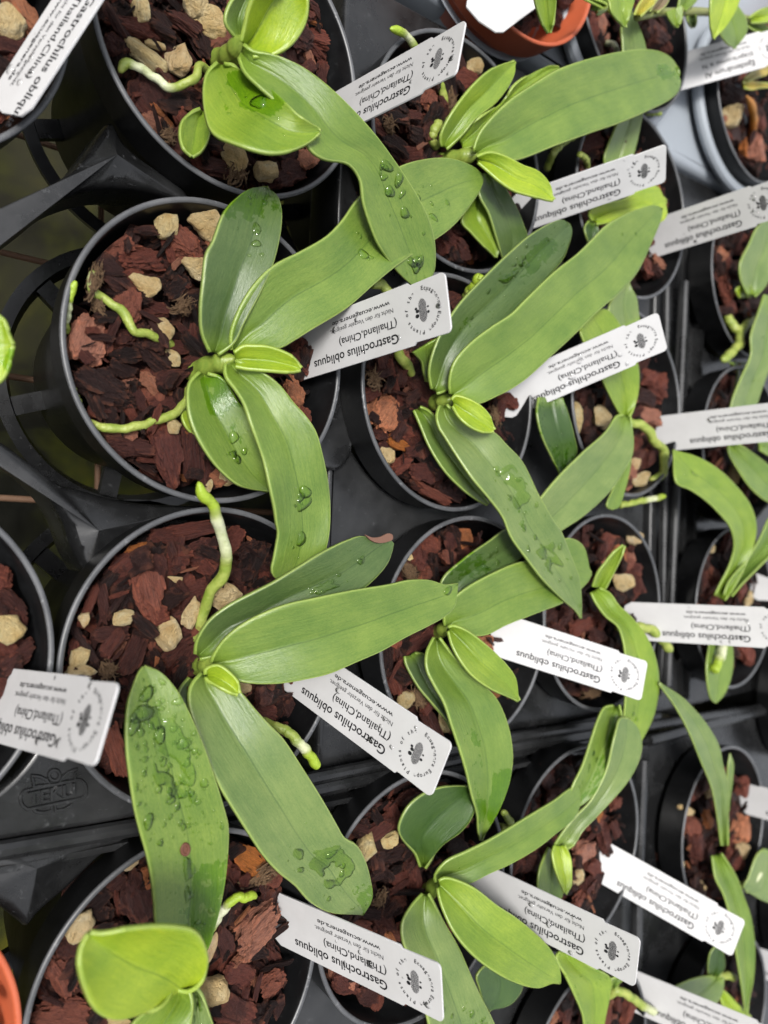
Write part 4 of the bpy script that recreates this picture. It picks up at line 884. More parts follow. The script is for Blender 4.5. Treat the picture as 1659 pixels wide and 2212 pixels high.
leaf(p, '10', [(-300, 420), (-200, 330), (-80, 330), (0, 365), (30, 430)], [(-300, 700), (-200, 760), (-80, 780), (0, 760), (50, 640)], (66, 540), [2, 2.4, 2.6], 'B', .3, fold=.3)
# ---- top right bushy orchid (narrow pointed leaves on a cane)
p = plant('02', 1250, 75, 'bushy orchid with yellow-tipped pointed leaves on a horizontal cane at the top right', 'cane_orchid', 'orchid', 'cane orchids')
stem(p, '02', [(880, 100), (1000, 75), (1150, 70), (1330, 75), (1500, 110), (1700, 140)], [2.2, 2.4, 2.5, 2.5, 2.4, 2.2], 46, (.24, .27, .09))
def nl(L, R_, tip, zs, col, lab=None, fold=.25): return leaf(p, '02', L, R_, tip, zs, col, 0, fold=fold, label=lab)
nl([(690, -60), (715, 0), (735, 70), (775, 120)], [(870, -60), (868, 0), (850, 60), (835, 110)], (812, 160), [4, 4, 3.8], 'Y', 'pointed leaf with a brown tip')
nl([(1330, -60), (1322, 0), (1320, 80), (1322, 160)], [(1500, -60), (1490, 10), (1455, 90), (1400, 170)], (1337, 228), [4.4, 4.2, 3.8], 'B', 'pointed leaf with a yellow tip')
nl([(690, 60), (730, 10), (800, -50)], [(720, 70), (790, 30), (860, -30)], (900, -90), [2.6, 2.8, 2.8], (.36, .32, .10))
nl([(960, 70), (990, 20), (1030, -30)], [(1000, 70), (1050, 30), (1075, -20)], (1060, -80), [2.6, 2.9, 3.1], (.23, .17, .11))
nl([(1180, 95), (1190, 130), (1200, 150)], [(1225, 90), (1230, 120), (1225, 145)], (1215, 165), [2.4, 2.4, 2.2], 'D')
nl([(620, 60), (640, 20), (700, -30)], [(660, 80), (700, 50), (740, 0)], (760, -60), [2.2, 2.4, 2.4], 'M')
nl([(1360, 120), (1380, 200), (1420, 260)], [(1480, 30), (1530, 110), (1535, 190)], (1465, 288), [3, 3, 2.6], 'M')
nl([(1060, 70), (1090, 130)], [(1150, 30), (1150, 110)], (1115, 162), [2.8, 2.8, 2.6], 'Y')
nl([(640, 80), (700, 40)], [(650, 80), (690, 60)], (560, -20), [2.8, 2.6, 2.4], 'Y')
nl([(870, 90), (890, 40), (930, -20)], [(900, 90), (950, 50), (1000, 0)], (960, -60), [2.6, 2.8, 3], (.45, .38, .06))
nl([(1130, 40), (1150, -30)], [(1170, 60), (1230, 10)], (1260, -60), [2.6, 2.8, 3], 'M')
nl([(1550, 110), (1600, 70), (1680, 40)], [(1560, 130), (1640, 130), (1720, 110)], (1760, 60), [2.6, 3, 3], 'B')
nl([(1540, 150), (1600, 190)], [(1560, 130), (1659, 160)], (1720, 230), [2.4, 2.4, 2.4], 'Y')
p = plant('02', 330, -40, 'plant in the orange pot, one yellow-tipped leaf in view', 'cane_orchid', 'orchid', 'cane orchids')
leaf(p, '02', [(270, -60), (285, 20), (310, 100), (335, 160)], [(400, -60), (400, 20), (390, 100), (375, 160)], (360, 195), [3.4, 3, 2.6], 'Y', fold=.35)
p = plant('02', 1560, 600, 'dry orange stem with yellowing leaves standing in the top right pot', 'cane_orchid', 'orchid', 'cane orchids')
stem(p, '02', [(1560, 810), (1575, 720), (1560, 620), (1530, 570)], [-1, 0, .8, 1.2], 44, (.42, .17, .03))
leaf(p, '02', [(1510, 490), (1530, 480), (1600, 490)], [(1520, 520), (1560, 530), (1620, 520)], (1720, 510), [1.2, 1.3, 1.2], (.42, .33, .05), fold=.15)
leaf(p, '02', [(1520, 470), (1560, 430), (1620, 390)], [(1540, 480), (1600, 460), (1659, 440)], (1720, 390), [1.3, 1.4, 1.3], (.34, .27, .05), fold=.15)

# ------------------------------------------------------------------ plant labels
LW = .024
def solve_label(cs, z0=-1.0, free=False):
    """pose of a flat label, width LW: least squares on its four seen corners"""
    tt, tb_, bb, bt_ = cs
    b0 = un((bb[0] + bt_[0]) / 2, (bb[1] + bt_[1]) / 2, z0)
    best = None
    for elev in (20, 40, 60, 80):
        a = un((tt[0] + tb_[0]) / 2, (tt[1] + tb_[1]) / 2, 2.5)
        d = (a - b0); az = math.atan2(d.y, d.x)
        p = np.array([b0.x, b0.y, b0.z, az, R(elev), 0.0, .08])
        def corners(p):
            c = Vector(p[:3]); f = Vector((math.cos(p[4]) * math.cos(p[3]), math.cos(p[4]) * math.sin(p[3]), math.sin(p[4])))
            s = Vector((math.sin(p[3]), -math.cos(p[3]), 0)); n = s.cross(f)
            s = s * math.cos(p[5]) + n * math.sin(p[5])
            return c, f, s
        def res(p):
            c, f, s = corners(p); out = []
            for q, t in ((c + f * p[6] - s * LW / 2, tt), (c + f * p[6] + s * LW / 2, tb_), (c + s * LW / 2, bb), (c - s * LW / 2, bt_)):
                u = pr(q); out += [u[0] - t[0], u[1] - t[1]]
            out += [(p[6] - .088) * (200 if free else 1500), (p[2] - z0 * .01) * 1200, p[5] * (.2 if free else 12)]
            return np.array(out)
        lam = 1.0; r0 = res(p)
        for _ in range(60):
            J = np.stack([(res(p + np.eye(7)[i] * 1e-5) - r0) / 1e-5 for i in range(7)], 1)
            A = J.T @ J; dp = np.linalg.solve(A + lam * np.diag(np.diag(A) + 1e-9), -J.T @ r0)
            rn = res(p + dp)
            if rn @ rn < r0 @ r0: p = p + dp; r0 = rn; lam *= .5
            else: lam *= 3
        if best is None or r0 @ r0 < best[0]: best = (r0 @ r0, p, corners(p))
    return best
LBASE = []
def label_shape(L):
    h = LW / 2; nd = .0011; nx = L - .0175; r_ = .0022; pts = []
    pts += [(-.004, -h * .8), (-.006, 0), (-.004, h * .8), (0, h), (nx - .001, h), (nx, h - nd)]
    for k in range(6):
        a = math.pi / 2 - k / 5 * math.pi / 2; pts.append((L - r_ + r_ * math.cos(a), h - nd * .7 - r_ + r_ * math.sin(a)))
    for k in range(6):
        a = -k / 5 * math.pi / 2; pts.append((L - r_ + r_ * math.cos(a), -(h - nd * .7 - r_) + r_ * math.sin(a)))
    pts += [(nx, -(h - nd)), (nx - .001, -h), (0, -h)]
    return pts
INKC = {}
def ink_mesh(l1, l2, w1, w2):
    """print laid out from the free end; x runs back towards the base, y = across (0 at first line's edge)"""
    key = (l1, l2)
    if key in INKC: return INKC[key]
    W_ = LW * 100
    parts = []
    for txt, d0, span, ytop, ybase, bold in ((l1, 2.6, w1, .115, .265, .016), (l2, 2.6, w2, .375, .50, .012), ('Nicht für den Verzehr geeignet.', 2.72, 3.7, .625, .70, .002), ('www.ecuagenera.de', 2.85, 3.4, .755, .83, .014)):
        v, f = fit_text(txt, 0, 0, span, (ybase - ytop) * W_, bold)
        parts.append(([Vector((d0 + p.x, ybase * W_ - p.y, 0)) for p in v], f))
    me1 = parts
    ring_ = []
    cx, cy, rr_ = 1.22, W_ * .5, .83
    def arc(txt, a0, a1, size):
        n = len(txt)
        for i, ch in enumerate(txt):
            if ch == ' ': continue
            a = a0 + (a1 - a0) * i / max(1, n - 1)
            v, f = text_mesh(ch, size, .006); w_ = max([p.x for p in v])
            ca, sa = math.cos(a), math.sin(a)
            vv = []
            for p in v:
                lx, ly = p.x - w_ / 2, p.y - size * .3
                # up = outward, right = clockwise seen with text-up pointing to small y
                ox, oy = ca, sa
                rx, ry = -sa, ca
                vv.append(Vector((cx + ox * (rr_ + ly) + rx * lx, cy + oy * (rr_ + ly) + ry * lx, 0)))
            ring_.append((vv, f))
    arc('Ecuagenera', R(95), R(182), .215); arc('Europe', R(200), R(252), .215); arc('Plants of the', R(-85), R(60), .215)
    # flower emblem: striped lens with blobs
    for k in range(9):
        x = -.17 + k * .042; hh = .46 * math.sqrt(max(0, 1 - (x / .23) ** 2)) 
        ring_.append(([Vector((cx + x - .013, cy - hh, 0)), Vector((cx + x + .013, cy - hh * .96, 0)), Vector((cx + x + .013, cy + hh, 0)), Vector((cx + x - .013, cy + hh * .94, 0))], [(0, 1, 2, 3)]))
    for bx, by, br in ((.27, .02, .09), (.33, .13, .07), (.3, -.16, .10), (-.26, -.12, .07), (-.27, .08, .05)):
        n = 10; ring_.append(([Vector((cx + bx + br * math.cos(2 * math.pi * k / n), cy + by + br * .8 * math.sin(2 * math.pi * k / n), 0)) for k in range(n)], [tuple(range(n))]))
    INKC[key] = (me1, ring_)
    return INKC[key]
TEXTC = {}
def plant_label(cs, lab, l1='Gastrochilus obliquus', l2='(Thailand,China)', w1=5.07, w2=3.35, printed=True, z0=-1.0, free=False, spots=6):
    err, p, (c, f, s) = solve_label(cs, z0, free)
    L = float(p[6]); n = f.cross(s).normalized()
    if n.z < 0 and n.dot(Vector((0, 0, CAM_H)) - c) < 0: n = -n
    if n.dot(Vector((0, 0, CAM_H)) - c) < 0: n = -n
    print('label', round(err, 1), 'z', round(c.z * 100, 1), 'tip z', round((c + f * L).z * 100, 1), 'L', round(L * 100, 1), lab[:30])
    o = link('plant_label', None); o.matrix_world = Matrix.Identity(4)
    bpy.data.objects.remove(o)
    for a_ in (.002, .010, .018):
        for b_ in (-.9, 0, .9):
            q = c + f * a_ + s * (LW / 2 * b_); LBASE.append((q.x, q.y))
    me = curve_mesh([label_shape(L)], .00032, .00012, 2)
    # local frame: x = along (base to free end), y = -s (so y up is the image-upper edge), z = facing the viewer
    ys = -s if f.cross(-s).dot(n) > 0 else s
    M = Matrix(((f.x, ys.x, n.x, c.x), (f.y, ys.y, n.y, c.y), (f.z, ys.z, n.z, c.z), (0, 0, 0, 1)))
    o = link('plant_label', me, M_LABEL); o.matrix_world = M
    tag(o, lab, 'plant label', 'white plant labels')
    if printed:
        t1, t2 = ink_mesh(l1, l2, w1, w2)
        sgn = 1 if ys.dot(-s) > 0 else -1
        def place(parts):
            return [([Vector((L - q.x * .01, sgn * (q.y * .01 - LW / 2), .00052)) for q in v], [tuple(reversed(g)) for g in ff] if sgn < 0 else ff) for v, ff in parts]
        if spots:
            rr = random.Random(lab); V, Fq = [], []
            for _ in range(spots):
                cx, cy = L - rr.uniform(.002, .065), rr.uniform(-.9, .9) * LW / 2; r_ = rr.uniform(.0004, .0017); o_ = len(V); el = rr.uniform(.8, 1.5)
                for g in range(4):
                    u = g / 3 * math.pi / 2
                    for k in range(12): V.append(Vector((cx + r_ * math.cos(u) * math.cos(k * math.pi / 6) * el, cy + r_ * math.cos(u) * math.sin(k * math.pi / 6), .0006 + r_ * .35 * math.sin(u))))
                Fq += [(o_ + g * 12 + k, o_ + g * 12 + (k + 1) % 12, o_ + g * 12 + 12 + (k + 1) % 12, o_ + g * 12 + 12 + k) for g in range(3) for k in range(12)]
            link('water_drops', mesh_from(V, Fq), M_WATER2, o)['kind'] = 'stuff'
        link('printed_text', merge(place(t1), False), M_INK, o); link('printed_emblem', merge(place(t2), False), M_INK, o)
    return o
def LB(rc, tt, tb_, bb, bt_): return [K(rc, *q) for q in (tt, tb_, bb, bt_)]
plant_label(LB('01', (1262, 112), (1195, 452), (425, 848), (485, 542)), 'white label tucked behind the long twisted leaf, beside the orange pot')
plant_label(LB('11', (1138, 102), (1168, 462), (300, 757), (250, 428)), 'white label whose free end touches the tip of the long twisted leaf')
plant_label(LB('12', (1005, 325), (1062, 585), (125, 967), (62, 758)), 'white label right of the two tall parallel leaves, above a bent root')
plant_label(LB('02', (1066, 846), (1030, 1092), (225, 1362), (140, 1165)), 'white label below the broad blunt leaf, partly under a small light leaf')
plant_label(LB('02', (1768, 155), (1780, 345), (1085, 537), (1050, 360)), 'white label naming Epidendrum at the upper right edge, touching the blunt leaf', 'Epidendrum Al', '(capricornu x hi', 3.6, 3.7)
plant_label(LB('02', (1740, 1035), (1768, 1285), (990, 1542), (945, 1310)), 'white label at the right edge beside the tall leaf tip, over a tray ridge')
plant_label(LB('12', (1965, 822), (1975, 1112), (1055, 1178), (1010, 955)), 'white label at the right edge with a bent root at its lower corner')
plant_label(LB('22', (945, 888), (898, 1170), (50, 872), (100, 640)), 'white label across the long arched leaf right of the centre')
plant_label(LB('22', (1855, 586), (1850, 852), (835, 795), (850, 550)), 'horizontal white label near the right edge with a mossy root end on it')
plant_label(LB('21', (1172, 1395), (1058, 1722), (180, 1095), (300, 770)), 'white label under the broad clean leaf in the lower centre, sloping down')
plant_label(LB('20', (712, 1045), (560, 1530), (-130, 1368), (10, 945)), 'blurred white label at the left edge close to the camera above the moulded logo')
plant_label([(206, -180), (338, -138), (52, 222), (8, 203)], 'blurred white label in the top left corner pointing up steeply', z0=.5, free=True)
plant_label(LB('31', (1098, 1296), (1135, 1655), (150, 1185), (160, 880)), 'white label at the bottom centre standing behind a pale slab of bark')
plant_label(LB('32', (900, 1148), (872, 1446), (-85, 960), (-60, 680)), 'white label partly covered by the large bright leaf at the bottom')
plant_label(LB('32', (1525, 1036), (1442, 1264), (628, 812), (742, 588)), 'white label at the lower right, its end beside a bent down-pointing leaf')
plant_label(LB('32', (1800, 1720), (1770, 1985), (850, 1590), (870, 1328)), 'white label cut by the bottom edge right of the white root end')
plant_label(LB('22', (2450, 380), (2450, 580), (1580, 562), (1610, 362)), 'white label cut by the right edge above the horizontal label, base end only')
plant_label(LB('32', (2350, 420), (2330, 640), (1550, 418), (1525, 222)), 'white label cut by the right edge beside the long pale leaf, base end only')
plant_label(LB('32', (2300, 1440), (2290, 1620), (1580, 1372), (1570, 1190)), 'white label cut by the right edge behind the bent down-pointing leaf')
plant_label(LB('01', (1750, -330), (1960, -160), (1455, 180), (1290, 20)), 'blank white label standing in the orange pot at the top', printed=False, z0=1.3)

# ------------------------------------------------------------------ bark, pumice, husk
def chip_mesh(seed, l, w, h, cuts=5, sub=4, rough=.10, lim=.075):
    rr = random.Random(seed); bm = bmesh.new(); bmesh.ops.create_cube(bm, size=1.0)
    for _ in range(cuts):
        d = Vector((rr.uniform(-1, 1), rr.uniform(-1, 1), rr.uniform(-.55, .55))).normalized()
        ext = sum(abs(c) for c in d) * .5
        g = bm.verts[:] + bm.edges[:] + bm.faces[:]
        r_ = bmesh.ops.bisect_plane(bm, geom=g, plane_co=d * ext * rr.uniform(.48, .78), plane_no=d, clear_outer=True)
        ed = [e for e in r_['geom_cut'] if isinstance(e, bmesh.types.BMEdge)]
        if ed: bmesh.ops.edgenet_fill(bm, edges=ed)
    bmesh.ops.triangulate(bm, faces=bm.faces[:])
    for _ in range(sub):
        es = [e for e in bm.edges if e.calc_length() > lim]
        if not es: break
        bmesh.ops.subdivide_edges(bm, edges=es, cuts=1)
        bmesh.ops.triangulate(bm, faces=[f for f in bm.faces if len(f.verts) > 3])
    bm.normal_update()
    o = Vector((seed * 1.7, seed * .9, 0))
    disp = {}
    for v in bm.verts:
        q = v.co
        n1 = noise.noise(q * 2.2 + o); n2 = noise.noise(Vector((q.x * 2.0, q.y * 9, q.z * 9)) + o); n3 = noise.noise(q * 13 + o)
        disp[v] = v.normal * (rough * (1.1 * n1 + .95 * n2 + .45 * n3))
    bend = rr.uniform(-.25, .25)
    for v in bm.verts:
        v.co += disp[v]; v.co.z += bend * v.co.x * v.co.x
    lc = [tuple(v.co * 2) for v in bm.verts]
    for v in bm.verts: v.co = Vector((v.co.x * l, v.co.y * w, v.co.z * h))
    me = bm_mesh(bm, True, 34); add_attr(me, 'lc', lc); return me
CHIPS = [chip_mesh(11 + i, 1.0, *[(.62, .30), (.42, .26), (.78, .30), (.30, .24), (.55, .22), (.22, .18), (.85, .4), (.5, .35)][i % 8], cuts=5 + i % 4, rough=.13) for i in range(20)]
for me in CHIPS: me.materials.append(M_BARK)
LOWCH = [(np.array([v.co for v in m.vertices]), [tuple(p.vertices) for p in m.polygons], np.array([a.vector for a in m.attributes['lc'].data])) for m in
         [chip_mesh(211 + i, 1.0, *[(.55, .34), (.36, .26), (.7, .4), (.24, .2), (.12, .1), (.45, .3), (.16, .12)][i % 7], cuts=4 + i % 3, sub=3, rough=.13, lim=.17) for i in range(14)]]
def tuft_mesh(seed):
    rr = random.Random(seed); parts = []; lcs = []
    for k in range(90):
        a = Vector((rr.gauss(0, .16), rr.gauss(0, .13), rr.uniform(-.05, .12))); d = Vector((rr.gauss(.8, .5) * rr.choice((-1, 1, 1)), rr.gauss(0, .55), rr.gauss(.05, .25))).normalized() * rr.uniform(.25, .6)
        c_ = Vector((rr.gauss(0, .07), rr.gauss(0, .07), rr.gauss(0, .05)))
        pts = [a + d * (i / 5 - .3) + c_ * math.sin(i / 5 * 3.1) for i in range(6)]
        w_ = rr.uniform(.012, .05); v, f = tube(pts, [w_ * (1 - .14 * i) for i in range(6)], 5)
        parts.append((v, f)); lcs += [(p.x * 2 + k, p.y * 2, p.z * 2) for p in v]
    me = merge(parts); add_attr(me, 'lc', lcs); return me
HUSK = [tuft_mesh(401 + i) for i in range(3)]
for me in HUSK: me.materials.append(M_HUSK)
WHERE = {'P1': 'in the twisted-leaf pot at the top', 'P2': 'in the two-root pot', 'P3': 'in the pot with the upright root', 'P4': 'in the bottom left pot',
 'Q1': 'in the pot beside the orange pot', 'Q2': 'in the middle pot', 'Q3': 'in the pot below the middle one', 'Q4': 'in the bottom centre pot', 'R1': 'in the pot under the broad blunt leaf', 'R2': 'in the pot with the looping root',
 'R3': 'in the pot with the short upright leaf tip', 'R4': 'in the pot crossed by the channelled leaf', 'R5': 'in the pot at the bottom edge under a hanging leaf', 'G1': 'in the pot ringed by grey at the top', 'S0': 'in the top right pot',
 'S1': 'in the right pot with the forked root', 'S2': 'in the right pot behind the wet drooping leaf', 'S3': 'in the right pot crossed by a horizontal label', 'S4': 'in the right pot with leaves up and down', 'S5': 'in the bottom right pot',
 'U3': 'in the far right pot', 'U4': 'in the far right lower pot', 'O1': 'in the pot at the top left corner', 'O3': 'in the pot at the left edge', 'T1': 'in the orange pot at the top', 'T2': 'in the orange pot at bottom left', 'T3': 'in the orange pot at top right'}
TONE = {'dark': .10, 'brown': .33, 'red': .62, 'pink': .82, 'orange': 1.0, 'maroon': .48}
TEXT = {'dark': 'blackish bark chip', 'brown': 'dark brown bark chip', 'red': 'brick red bark chip', 'pink': 'pale pinkish bark chip', 'orange': 'orange bark chip', 'maroon': 'maroon bark chip'}
HAND = {k: [] for k in POTS}
def chip(pot, rc, x, y, a, b, ang, tone, lab=None, z=-.72, tilt=.42, shape=None):
    """a chip a x b crop-pixels seen at x, y lying at height z"""
    q = K(rc, x, y); s = pxcm(q[0], q[1], z); p = un(q[0], q[1], z)
    L = a * .3638 / s * .01; Wd = b * .3638 / s * .01
    e = un(q[0] + math.cos(R(ang)) * 10, q[1] + math.sin(R(ang)) * 10, z) - p; az = math.atan2(e.y, e.x)
    c0 = CEN[pot]; d = Vector((p.x - c0.x, p.y - c0.y)); lim = .0535 - min(L, Wd) * .40
    if d.length > lim: d = d / d.length * lim; p.x, p.y = c0.x + d.x, c0.y + d.y
    if Wd > L: L, Wd = Wd, L; az += math.pi / 2
    ratio = Wd / L
    if shape is None: shape = min(range(20), key=lambda i: abs([.62, .42, .78, .30, .55, .22, .85, .5][i % 8] - ratio) + RND.random() * .12)
    r0 = [.62, .42, .78, .30, .55, .22, .85, .5][shape % 8]
    o = link('bark_chip', CHIPS[shape], None, None, p)
    L *= .88; Wd *= .84
    o.scale = (L, Wd / r0, min(L * 1.1, .015 / .3 * RND.uniform(.6, 1.0)))
    o.rotation_euler = (RND.uniform(-tilt, tilt), RND.uniform(-tilt, tilt), az)
    o.color = (max(0, min(1, TONE[tone] + RND.uniform(-.06, .06))), 0, 0, 1)
    if lab: tag(o, lab, 'bark chip', 'bark chips ' + WHERE[pot])
    else: tag(o, TEXT[tone] + ' lying ' + WHERE[pot], 'bark chip', TEXT[tone] + 's ' + WHERE[pot])
    HAND[pot].append((p.x, p.y, max(L, Wd) * .42))
    return o
STN = []
def stone_mesh(seed):
    rr = random.Random(seed); bm = bmesh.new(); bmesh.ops.create_icosphere(bm, subdivisions=4, radius=.5); o = Vector((seed * 3.1, seed, 2))
    pl = [(Vector((rr.gauss(0, 1), rr.gauss(0, 1), rr.gauss(0, 1))).normalized(), rr.uniform(.29, .41)) for _ in range(10)]
    for v in bm.verts:
        for d, h in pl:
            k = v.co.dot(d) - h
            if k > 0: v.co -= d * k * .95
        v.co *= 1 + .20 * noise.noise(v.co * 2.4 + o) + .09 * noise.noise(v.co * 6 + o) + .045 * noise.noise(v.co * 15 + o)
    return bm_mesh(bm, True)
for i in range(9):
    me = stone_mesh(31 + i); me.materials.append(M_STONE); STN.append(me)
def stone(pot, rc, x, y, a, b, ang=0, lab='', z=-.5, pale=1.0, col=None):
    q = K(rc, x, y); s = pxcm(q[0], q[1], z); p = un(q[0], q[1], z); L = a * .3638 / s * .0128; Wd = b * .3638 / s * .0128
    e = un(q[0] + math.cos(R(ang)) * 10, q[1] + math.sin(R(ang)) * 10, z) - p
    o = link('pumice_stone', STN[RND.randrange(9)], None, None, p); o.scale = (L, Wd, min(L, Wd) * .85)
    o.rotation_euler = (0, 0, math.atan2(e.y, e.x))
    o.color = (col or (pale, pale * RND.uniform(.95, 1.0), pale * RND.uniform(.86, 1.0))) + (1,)
    tag(o, lab + ' ' + WHERE[pot], 'pumice stone', 'pumice stones among the bark')
    HAND[pot].append((p.x, p.y, max(L, Wd) * .5))
def husk(pot, rc, x, y, a, b, ang, lab, z=-.4):
    o = chip(pot, rc, x, y, a, b, ang, 'brown', lab, z, .3, 1); o.data = HUSK[RND.randrange(3)]; o.scale = (a * .3638 / pxcm(*K(rc, x, y)) * .0105, b * .3638 / pxcm(*K(rc, x, y)) * .0115, .011); o.name = 'coconut_husk'; o['category'] = 'coconut husk'; o['group'] = 'tufts of tan husk fibre'
# P1
for a in [(790, 165, 360, 120, 20, 'maroon', 'long maroon bark chip above the two tan stones at the top'), (1100, 130, 220, 130, 45, 'brown', 'dark brown chip under the ochre stone near the top'), (690, 265, 150, 150, 60, 'brown'),
          (890, 580, 260, 230, 50, 'brown', 'large brown slab below the whitish root in the top pot'), (780, 660, 150, 120, 40, 'maroon'), (860, 745, 170, 110, 20, 'pink', 'greyish pink flake against the lower left rim of the top pot'), (1180, 1030, 170, 90, 30, 'red'), (1140, 610, 130, 120, 20, 'dark'),
          (1260, 990, 200, 120, 10, 'brown'), (1000, 820, 120, 160, 80, 'brown'), (1740, 1090, 240, 150, -20, 'brown'), (1840, 220, 230, 150, 20, 'red', 'reddish chip by the right rim of the top pot'), (1905, 400, 170, 70, -62, 'red'), (1880, 300, 160, 120, 30, 'maroon'), (1200, 260, 170, 120, 60, 'dark'), (640, 90, 150, 120, 30, 'dark'), (1690, 1150, 170, 110, 0, 'brown'), (940, 120, 160, 120, 50, 'dark')]: chip('P1', '00', *a)
for a in [(840, 45, 110, 140, 0, 'pale angular stone cut by the frame top'), (1160, 30, 150, 150, 0, 'tan stone at the frame top'), (1250, 130, 180, 140, 40, 'ochre knobbly stone beside the leaf base'), (880, 345, 240, 115, 40, 'long tan stone lying above the root'), (1062, 365, 200, 130, -70, 'upright tan stone at the bend of the root'), (1385, 930, 150, 150, 30, 'squarish pale stone below the leaves'), (1587, 1020, 125, 125, 0, 'small tan stone at the lower rim'), (930, 270, 110, 50, 20, 'half buried beige stone')]: stone('P1', '00', *a)
husk('P1', '00', 1400, 1070, 210, 150, -60, 'tuft of tan husk fibre at the lower rim of the top pot'); husk('P1', '00', 960, 860, 90, 110, 70, 'small tan husk scrap at the left of the top pot')
# P2
for a in [(510, 510, 300, 240, -65, 'pink', 'large rounded pinkish bark piece at the left rim'), (595, 770, 330, 220, 30, 'dark', 'flat charcoal-faced bark slab below the rounded pinkish piece'), (1095, -70, 240, 200, 50, 'red', 'brick red slab below the pale stones in the two-root pot'), (850, 40, 330, 150, -12, 'red', 'long reddish chip in the upper part of the two-root pot'), (755, 160, 210, 140, -10, 'red', 'coarse red chunk next to a pale stone in the two-root pot'),
          (1045, 190, 170, 200, 60, 'dark', 'grey-black chip in the upper right of the two-root pot'), (740, 250, 300, 100, 15, 'dark', 'thin dark splinter above the upper root'), (935, 335, 150, 110, 20, 'maroon'), (905, 590, 270, 200, 35, 'dark', 'large dark plate of bark below the upper root'), (895, 765, 140, 110, 40, 'pink', 'small pinkish chip in the middle of the two-root pot'), (1030, 735, 220, 120, -20, 'brown'), (640, 525, 140, 65, 80, 'red'), (728, 492, 100, 100, 0, 'brown'),
          (728, 592, 140, 90, -35, 'brown'), (1160, 628, 190, 80, -35, 'maroon'), (1090, 560, 160, 90, 10, 'maroon'), (745, 1165, 290, 130, 5, 'brown', 'dark brown plank at the lower rim of the two-root pot'), (1000, 1225, 330, 190, 80, 'maroon', 'long maroon chip pointing down, below the lower root'), (1150, 1180, 350, 140, 78, 'brown', 'long brown chip beside the lower left leaf'), (790, 950, 160, 60, 55, 'red'), (530, 945, 130, 130, 20, 'maroon'), (1700, 0, 100, 100, 0, 'dark'),
          (1745, 835, 210, 180, 60, 'pink', 'rough pale copper chunk at the right rim of the two-root pot'), (1780, 610, 220, 190, 60, 'maroon', 'dark maroon chip at the base of the label in the two-root pot'), (1840, 990, 100, 110, 0, 'red'), (720, 680, 180, 130, 30, 'dark'), (700, 860, 220, 110, 20, 'dark'), (640, 1000 - 40, 150, 120, 70, 'dark'), (830, 880, 150, 90, 60, 'brown'), (1290, 1390, 110, 90, 0, 'brown'), (1070, 860, 160, 90, -75, 'dark'), (780, -90, 180, 90, -60, 'dark'), (1000, -30, 200, 60, 80, 'red')]: chip('P2', '10', *a)
for a in [(870, 190, 170, 130, 20, 'beige stone next to the red chunk'), (1170, 80, 160, 130, 10, 'beige stone left of the upper leaf'), (960, 450, 130, 110, 0, 'cratered stone beside the upper root'), (1030, 620, 100, 65, 45, 'cream stone under the large dark plate'), (995, -180, 150, 140, 0, 'tan stone at the top rim'), (1222, -175, 175, 170, 0, 'round pale stone at the top rim beside the leaf'), (1030, 1020, 85, 95, 0, 'grey stone below the lower root'), (1345, 1330, 95, 75, 20, 'cream stone under the lower left leaf'), (1242, 1378, 45, 65, 0, 'tiny pale stone at the lower rim')]: stone('P2', '10', *a)
husk('P2', '10', 495, 130, 240, 100, -72, 'upright tan husk strip at the left rim', -.1); husk('P2', '10', 575, 310, 200, 90, 60, 'tan husk strip below the upper root end'); husk('P2', '10', 1085, 320, 150, 130, -30, 'ragged ochre fibre tuft in the two-root pot')
# P3
for a in [(885, 480, 400, 215, 82, 'red', 'large smooth brick-red bark tongue'), (800, 205, 175, 80, -20, 'orange', 'orange bark chip near the upper left rim'), (1190, 255, 180, 150, -30, 'brown'), (1235, 335, 170, 140, 40, 'maroon'), (612, 560, 240, 75, 80, 'brown', 'brown finger-shaped chip left of the brick-red tongue'), (1010, 335, 190, 150, 20, 'maroon'), (900, 660, 200, 100, -30, 'red', 'ragged red chip at the foot of the brick-red tongue'), (640, 745, 270, 110, -5, 'brown'),
          (770, 890, 320, 120, -55, 'brown', 'long brown chip above the droplet-covered leaf'), (1060, 985, 190, 120, -60, 'dark', 'purple-grey chip left of the orchid stem'), (490, 790, 330, 60, 60, 'dark', 'thin dark stick at the left of the upright-root pot'), (690, 1430, 340, 110, 75, 'red', 'long reddish log below the left label'), (1100, 75, 320, 75, -8, 'maroon'), (1400, 400, 130, 100, 30, 'brown'), (470, 560, 260, 60, -68, 'red'), (680, 320, 200, 110, -40, 'maroon'), (750, 330, 130, 120, 0, 'brown'), (1150, 480, 170, 110, -20, 'maroon'),
          (1030, 540, 100, 190, 70, 'dark'), (1040, 850, 210, 90, -40, 'maroon'), (1140, 880, 110, 120, 20, 'brown'), (930, 880, 110, 80, 60, 'dark'), (1170, 140, 260, 70, -15, 'maroon'), (1380, 190, 140, 190, 60, 'maroon'), (1480, 260, 130, 150, 60, 'dark'), (390, 830, 130, 150, 0, 'maroon'), (640, 1550, 120, 170, 60, 'brown'), (1560, 1200, 190, 110, 10, 'maroon'), (1600, 1100, 150, 110, 30, 'dark'), (990, 170, 220, 90, 5, 'maroon'), (620, 420, 140, 90, -60, 'dark'), (1550, 330, 150, 90, 30, 'brown')]: chip('P3', '20', *a)
